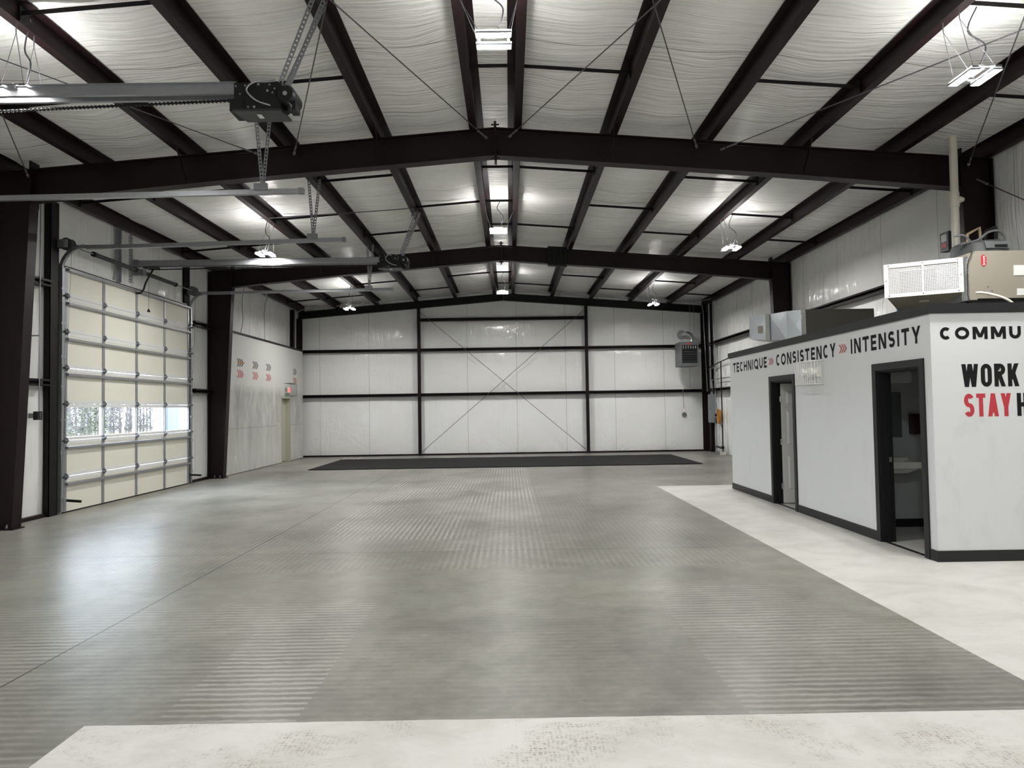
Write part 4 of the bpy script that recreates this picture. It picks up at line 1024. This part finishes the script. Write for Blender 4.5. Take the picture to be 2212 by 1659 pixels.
for dx, dz in ((0, .05), (-.045, 0), (.045, 0), (0, -.05)): m.tube([(5.63+dx, 8.06, 2.99+dz), (5.63+dx, 8.07, 2.99+dz)], .006, 6)
m.build('screw', 'galv', t)
MB().tube(smooth([(5.44, 8.0, 2.955), (5.52, 7.96, 2.945), (5.66, 7.88, 2.88), (5.75, 7.84, 2.80), (5.78, 7.84, 2.70)]), .014, 8).build('whip_conduit', 'pvc', t)
MB().tube(smooth([(5.52, 8.2, 3.47), (5.44, 8.04, 3.44), (5.37, 8.02, 3.30), (5.36, 8.02, 3.05), (5.35, 8.0, 2.90), (5.40, 8.0, 2.76)]), .005, 6).build('thermostat_wire', 'black', t)

t = thing('second_air_handler', (5.8, 12.4, 2.7), 'dark cabinet with a foil duct elbow at the far end of the booth roof', 'air handler')
MB().box(5.24, 6.46, 12.17, 12.75, 2.80, 3.36).build('cabinet', 'olive', t)
MB().box(5.3, 6.4, 12.25, 12.32, 2.69, 2.80).box(5.3, 6.4, 12.6, 12.67, 2.69, 2.80).build('support_rail', 'black', t)
ps = [(4.54, 13.0), (4.83, 12.78), (4.99, 12.37), (5.24, 12.17)]; pb = [(4.86, 13.42), (5.08, 13.25), (5.24, 12.85), (5.30, 12.74)]
zb_ = [2.93, 2.88, 2.84, 2.82]
m = MB()
for i in range(3):
    lo = [(*ps[i], zb_[i]), (*ps[i+1], zb_[i+1]), (*pb[i+1], zb_[i+1]), (*pb[i], zb_[i])]; hi = [(p[0], p[1], 3.36) for p in lo]; m.hexa(lo, hi)
for i in range(3):      # the cross-broken creases of the sheet
    a, b = Vector((*ps[i], 0)), Vector((*ps[i+1], 0)); nn = Vector((b.y-a.y, a.x-b.x, 0)).normalized()*-.012
    c = (a+b)/2+nn*-1; zc = (zb_[i]+3.36)/2
    vs = [(a.x, a.y, zb_[i]), (b.x, b.y, zb_[i+1]), (b.x, b.y, 3.36), (a.x, a.y, 3.36), (c.x, c.y, zc)]
    m.add(vs, [(0, 1, 4), (1, 2, 4), (2, 3, 4), (3, 0, 4)])
m.build('foil_duct', 'foil', t)
for (ax_, ay_), zz in (((4.80, 12.77), 2.87), ((5.21, 12.165), 2.81)):
    MB().bar((ax_, ay_, zz), (ax_+.0, ay_, 3.37), .075, .03, (-.5, -.86, 0)).build('foil_tape', 'tape', t)
MB().bar((4.70, 12.865, 3.02), (4.70, 12.865, 3.16), .10, .003, (-.6, -.8, 0)).build('paper_label', 'tan', t)

t = thing('water_heater', (6.39, 9.3, 2.7), 'grey tank water heater behind the tan air handler', 'water heater')
MB().lathe((6.39, 9.3, 2.68), [(.30, 0), (.33, .03), (.33, 1.10), (.31, 1.13), (.10, 1.15)], 32).build('tank', 'heater', t)
MB().prism([(-.17, -.03), (.17, -.03), (.15, .06), (-.19, .06)], (6.42, 8.968, 3.72), (6.42, 8.955, 3.72), (1, 0, 0), (0, 0, 1)).build('label_plate', 'grey', t)
MB().box(6.36, 6.52, 8.945, 8.955, 3.70, 3.735).build('name_strip', 'black', t)
MB().tube([(6.17, 9.2, 3.80), (6.17, 9.2, 3.93), (6.335, 9.2, 4.02), (6.35, 9.2, 3.80)], .022, 8).build('copper_pipe', 'brass', t)
MB().tube(smooth([(6.43, 9.22, 3.80), (6.43, 9.22, 3.96), (6.50, 9.22, 4.0), (6.57, 9.22, 4.02), (6.56, 9.22, 3.80)], 5), .02, 8).build('insulated_pipe', 'black', t)
MB().tube(smooth([(6.03, 9.25, 3.92), (6.12, 9.2, 3.92), (6.19, 9.18, 3.84)]), .014, 7).tube(smooth([(6.02, 9.1, 3.78), (6.24, 9.1, 3.83), (6.38, 9.1, 3.93), (6.52, 9.1, 3.95), (6.61, 9.12, 3.88), (6.63, 9.15, 3.78)]), .016, 7).build('flexible_conduit', 'galv_dull', t)

t = thing('vent_stack', (6.66, 10.2, 2.7), 'cream plastic vent pipe rising from the booth to the roof', 'pipe')
MB().tube([(6.66, 10.2, 2.68), (6.68, 10.2, 5.95)], .056, 16).build('pipe', 'pvc', t)
MB().tube([(6.67, 10.2, 4.58), (6.67, 10.2, 4.80)], .066, 16).tube([(6.67, 10.2, 4.69), (6.75, 10.18, 4.69)], [.05, .05], 14).tube([(6.74, 10.18, 4.69), (6.79, 10.17, 4.69)], [.052, .03], 6).build('tee_fitting', 'pvc', t)
t = thing('disconnect_box', (7.36, 11.48, 4.35), 'grey disconnect box with a red label behind the vent pipe', 'box')
MB().box(7.40, 7.47, 11.42, 11.52, 4.26, 4.46).build('wall_bracket', 'galv_dull', t)
MB().box(7.30, 7.42, 11.36, 11.58, 4.20, 4.52).build('enclosure', 'darkgrey', t)
MB().box(7.295, 7.30, 11.40, 11.54, 4.36, 4.48).build('white_label', 'label', t); MB().box(7.295, 7.30, 11.40, 11.54, 4.26, 4.34).build('red_label', 'red', t)
t = thing('glue_can', (4.92, 8.6, 2.7), 'small blue can standing on the booth roof under the grille', 'can')
MB().lathe((4.90, 8.6, 2.68), [(.05, 0), (.05, .20)], 14).build('can_body', 'blue', t)
MB().lathe((4.90, 8.6, 2.88), [(.035, 0), (.035, .05)], 12).build('can_lid', 'white', t)

# ------------------------------------------------------------------ unit heater and far right corner services
t = thing('unit_heater', (6.5, 24.7, 3.5), 'grey unit heater hanging in the far right corner', 'heater')
hx0, hx1, hy0, hy1, hz0, hz1 = 6.08, 6.71, 24.4, 25.25, 3.09, 3.95
m = MB().box(hx0, hx1, hy0+.06, hy1, hz0, hz1)
m.box(hx0, hx0+.04, hy0, hy0+.06, hz0, hz1).box(hx1-.04, hx1, hy0, hy0+.06, hz0, hz1).box(hx0+.04, hx1-.04, hy0, hy0+.06, hz1-.12, hz1).box(hx0+.04, hx1-.04, hy0, hy0+.06, hz0, hz0+.11)
m.build('cabinet', 'heater', t)
MB().box(hx0+.04, hx1-.04, hy0+.05, hy0+.06, hz0+.11, hz1-.12).build('opening', 'black', t)
m = MB()
for r in range(7):
    z = hz0+.16+r*.085
    m.bar((hx0+.04, hy0+.015, z), (hx1-.04, hy0+.015, z), .05, .004, (0, .5, 1)) if r not in (3,) else m.bar((hx0+.04, hy0+.01, z), (hx1-.04, hy0+.01, z), .02, .012)
m.build('louver_blades', 'heater', t)
m = MB()
for i in range(6): x = hx0+.10+i*.087; m.tube([(x, hy0+.03, hz1-.24), (x, hy0+.03, hz1-.14)], .022, 8)
m.build('burner_tubes', 'chrome', t)
MB().box(hx0+.22, hx0+.38, hy0-.004, hy0, hz1-.09, hz1-.05).build('red_badge', 'red', t)
for x in (6.52, 7.0): MB().tube([(min(x, hx1-.04) if x > 6.6 else hx0+.45, 24.8, hz1), (min(x, hx1-.04) if x > 6.6 else hx0+.45, 24.8, zt(x)+.05)], .007, 6).build('hanger_rod', 'galv_dull', t)
t2 = thing('flue_pipe', (6.85, 25.3, 4.2), 'shiny flue elbow from the unit heater to the end wall', 'pipe')
MB().tube(smooth([(6.62, 24.95, 3.95), (6.62, 24.97, 4.10), (6.60, 25.05, 4.26), (6.52, 25.3, 4.34), (6.50, 25.94, 4.35)], 5), .075, 14).build('pipe', 'chrome', t2)
MB().tube([(6.50, 25.90, 4.35), (6.50, 25.93, 4.35)], .17, 24).build('wall_flange', 'galv', t2)
tag(MB().tube([(6.47, 24.75, 3.09), (6.47, 24.75, 2.35), (6.46, 25.72, 2.30), (6.46, 25.72, 1.60)], .010, 6).build('conduit', 'galv'), 'thin conduit dropping from the unit heater on the end wall', 'conduit')
t = thing('thermostat_box', (6.46, 25.74, 1.55), 'white control box low on the end wall below the unit heater', 'switch')
MB().box(6.42, 6.50, 25.70, 25.78, 1.47, 1.60).build('box', 'white', t)
MB().tube([(6.53, 25.90, 1.36), (6.53, 25.93, 1.36)], .09, 16).build('escutcheon', 'galv_dull', t)

t = thing('electrical_panel', (7.36, 25.1, 1.6), 'grey electrical panel on the right wall beside the corner post', 'panel')
MB().box(7.26, 7.40, 24.94, 25.34, 1.07, 2.10).build('cabinet', 'grey', t)
MB().box(7.25, 7.26, 24.97, 25.31, 1.10, 2.07).build('door', 'grey', t)
MB().box(7.24, 7.25, 24.99, 25.01, 1.54, 1.62).build('latch', 'black', t)
cds = [(25.22, 'first conduit rising from the electrical panel', 5.40, 2.10), (25.12, 'second conduit rising from the electrical panel', 5.40, 2.10), (25.02, 'third conduit rising from the electrical panel', 4.2, 2.10)]
for y, lab, zt_, zb in cds:
    pts = [(7.33, y-.06, zb), (7.33, y-.06, zb+.12), (7.33, y, zb+.40), (7.33, y, zt_)]
    if zt_ < 5: pts[-1] = (7.33, y, 2.6); pts += [(7.33, 24.6, 2.62), (7.33, 20.5, 2.62)]
    tag(MB().tube(smooth(pts, 3) if zt_ > 5 else pts, .017, 8).build('conduit', 'galv'), lab, 'conduit', 'conduits at the electrical panel')
tag(MB().tube([(7.33, 24.62, 5.46), (7.33, 24.62, .02)], .022, 8).build('conduit', 'galv'), 'tall conduit from eave to floor right of the electrical panel', 'conduit')
MBb = MB().box(7.30, 7.38, 24.56, 25.28, 3.02, 3.05); tag(MBb.build('conduit_strap', 'galv'), 'strap tying the upright conduits together above the panel', 'bracket')
t = thing('gas_pipe', (7.3, 23.75, 1.6), 'black gas pipe standing against the right wall beside the booth', 'pipe')
MB().tube([(7.28, 23.75, .10), (7.28, 23.75, 3.19)], .022, 8).build('riser', 'black', t)
MB().tube([(7.28, 25.2, 3.06), (7.28, 23.75, 3.19), (7.28, 23.0, 3.24)], .02, 8).build('branch', 'black', t)
MB().tube([(7.28, 23.75, .22), (7.28, 24.5, .24)], .035, 8).sphere((7.28, 23.78, .25), .06, 10).build('valve', 'black', t)
MB().box(7.20, 7.36, 23.68, 23.84, 0, .10).build('foot', 'pvc', t)
tag(MB().box(7.28, 7.36, 23.95, 24.7, .05, .09).build('pipe_support', 'galv'), 'grey channel lying under the foot of the gas pipe', 'bracket')
t = thing('cord_coil', (7.34, 24.2, 1.3), 'orange cord coil hanging on the right wall beside the black pipe', 'cord')
m = MB()
for i in range(7):
    a, b = .12+.005*i, .22+.006*i; xx = 7.38-.016*i
    m.tube([(xx, 24.24+a*.75*math.cos(2*PI*j/18), 1.30+b*math.sin(2*PI*j/18)) for j in range(19)], .013, 6)
m.build('coil', 'orange', t)
MB().tube(smooth([(7.34, 24.15, 1.06), (7.33, 24.02, .98), (7.34, 23.95, .88)]), .010, 6).build('loose_end', 'black', t)
t = thing('outlet_box', (7.34, 24.52, 1.2), 'dark grey round meter box beside the orange cord coil', 'box')
MB().tube([(7.40, 24.55, 1.17), (7.26, 24.55, 1.17)], .10, 16).build('body', 'darkgrey', t)
MB().box(7.24, 7.40, 24.42, 24.47, 1.30, 1.40).build('plug', 'black', t)
tag(MB().tube(smooth([(7.36, 24.75, 2.05), (7.35, 24.6, 1.75), (7.35, 24.5, 1.42)]), .008, 6).build('cable', 'cable'), 'thin cable running down beside the electrical panel to the cord coil', 'cable')

# conduit along the end rafter with its boxes
t = thing('conduit_run', (0, 25.42, 5.9), 'long grey conduit with boxes along the end wall rafter', 'conduit')
cz = lambda x: zt(x)+.045
MB().tube(smooth([(-7.70, 25.42, 5.30), (-7.66, 25.42, 5.40), (-7.5, 25.42, cz(-7.5)-.02)], 4)+[(-5.3, 25.42, cz(-5.3)), (RX, 25.42, cz(RX)), (4.75, 25.42, cz(4.75))]+smooth([(6.9, 25.42, cz(6.9)), (7.12, 25.42, cz(7.2)-.05), (7.18, 25.42, 5.2), (7.20, 25.40, 4.6), (7.24, 25.3, 2.2)], 5), .017, 8).build('conduit', 'galv', t)
for x in (-5.3, .12, 1.9, 4.75): MB().box(x-.06, x+.06, 25.38, 25.45, cz(x)-.06, cz(x)+.06).build('junction_box', 'galv', t)
tag(MB().tube(smooth([(6.2, 25.3, 5.52), (6.9, 25.25, 5.50), (7.3, 24.8, 5.52), (7.34, 24.0, 5.50)]), .014, 7).build('conduit', 'galv'), 'short conduit turning from the end wall onto the right eave', 'conduit')
tag(MB().tube(smooth([(-7.55, 21.6, 5.42), (-7.62, 21.95, 5.34), (-7.68, 21.95, 5.2)], 4)+[(-7.72, 21.95, 4.8), (-7.70, 21.95, 3.97)], .014, 7).build('conduit', 'galv'), 'grey conduit dropping to the top of the board cladding', 'conduit')
tag(MB().tube(smooth([(-7.62, 20.1, 5.45), (-7.72, 20.12, 4.9), (-7.71, 20.16, 4.4), (-7.70, 19.95, 3.97)]), .008, 6).build('cable', 'cable'), 'loose dark cable hanging above the board cladding', 'cable')
tag(MB().tube(smooth([(-5.0, 14.0, 5.63), (-3.5, 14.05, 5.72), (-2.3, 14.1, 5.80), (-1.95, 14.15, 5.84), (-1.9, 14.2, 5.80), (-1.97, 14.25, 5.70)]), .010, 6).build('cable', 'cable'), 'grey cable strung under the purlins to the distant door opener', 'cable')

# ------------------------------------------------------------------ outdoors beyond the door windows
mb = MB().box(-140, -8.05, -30, 110, -.35, -.05); struct('ground', mb, 'straw', 'straw coloured ground outside the overhead door', 'ground')
rnd = random.Random(3)
def outpos(px, d):
    px -= 16
    return -d, (d)/((1100-px)/1500.0)   # spot on the ground at x = -d along a line of sight through the windows
def bare_tree(x, y, h, seed):
    r = random.Random(seed); t = thing('bare_tree', (x, y, -.06), 'bare grey woodland tree seen through the door windows', 'tree', 'bare trees beyond the door windows')
    lean = r.uniform(-.5, .5)
    MB().tube([(x, y, -.1), (x, y+lean*.3, h*.35), (x, y+lean*.6, h*.7), (x, y+lean, h)], [.06+.04*r.random(), .06, .04, .015], 6).build('trunk', 'bark', t)
    m = MB()
    for i in range(60):
        z = h*(.06+.9*r.random()); a = r.uniform(0, 2*PI); l = r.uniform(.7, 2.0)*(1.05-z/h*.6); b = Vector((x, y+lean*z/h, z)); d = Vector((math.cos(a), math.sin(a), r.uniform(.2, .9))).normalized()
        m.tube([b, b+d*l*.5+Vector((0, 0, .05)), b+d*l], [.018, .011, .005], 4, False)
        for j in range(4):
            c = b+d*l*r.uniform(.3, .9); e = Vector((r.uniform(-1, 1), r.uniform(-1, 1), r.uniform(.1, 1))).normalized(); m.tube([c, c+e*r.uniform(.3, .8)], [.008, .004], 4, False)
    m.build('branches', 'twig', t)
i = 0
for px in range(120, 420, 7):
    d = rnd.uniform(23, 34); x, y = outpos(px+rnd.uniform(-3, 3), d); bare_tree(x, y, rnd.uniform(3.0, 4.2), 100+i); i += 1
for px, d, h, lab in ((150, 22, 2.6, 'low green cedar at the left of the first door window'), (210, 22.5, 3.6, 'tall green cedar at the right of the first door window'), (232, 22, 2.3, 'small green cedar in the second door window'), (372, 24, 3.6, 'dark green cedar beside the pale blue wall outside')):
    x, y = outpos(px, d); t = thing('evergreen_tree', (x, y, -.06), lab, 'tree', 'evergreens beyond the door windows'); r = random.Random(px)
    MB().tube([(x, y, -.1), (x, y, h)], [.08, .02], 6).build('trunk', 'bark', t)
    m = MB()
    for k_ in range(900):
        z = h*(r.random()**1.3); rad = (1-z/h)*.75+.1; a = r.uniform(0, 2*PI); q_ = rad*math.sqrt(r.random()); c = Vector((x+q_*math.cos(a), y+q_*math.sin(a), z+.1)); s_ = .03+.03*r.random()
        d1_ = Vector((r.uniform(-1, 1), r.uniform(-1, 1), r.uniform(-.5, 1))).normalized()*s_*1.8; d2_ = Vector((r.uniform(-1, 1), r.uniform(-1, 1), r.uniform(-1, 1))).normalized()*s_
        m.add([c-d1_, c-d2_*.6, c+d1_, c+d2_*.6], [(0, 1, 2, 3)])
    m.build('foliage', 'leaf', t)
m = MB(); r = random.Random(5)
for k_ in range(9000):
    d = r.uniform(15, 22); x, y = outpos(r.uniform(115, 425), d); h = r.uniform(.35, .95); dx, dy = r.uniform(-.25, .25), r.uniform(-.25, .25); w = .012
    m.add([(x, y-w, -.06), (x, y+w, -.06), (x+dx, y+dy, h)], [(0, 1, 2)])
tag(m.build('dry_grass', 'drygrass'), 'tall dry grass along the wood edge outside the door', 'grass', None, 'stuff')
x, y = outpos(360.5, 9.6); tag(MB().box(x-.09, x+.09, y-.12, y+.12, -.06, 4.4).build('canopy_post', 'post_white'), 'white post just outside the last door window', 'post')
x0, y0 = outpos(381, 9.4); x1, y1 = outpos(404, 9.4); t = thing('blue_wing_wall', (x0, y0, -.06), 'pale blue metal wing wall outside the last door window', 'wall')
MB().box(x0-.15, x0, y0, y0+1.4, -.06, 4.5).build('sheet_panel', 'shed', t)
x, y = outpos(284, 18); t = thing('guy_wire_guard', (x, y, -.06), 'yellow guy wire guard leaning outside the second door window', 'guard')
MB().tube([(x, y-.16, -.06), (x, y+.18, 2.1)], .04, 8).build('sleeve', 'yellow', t); MB().tube([(x, y+.18, 2.1), (x, y+1.1, 8)], .008, 5).build('wire', 'cable', t)
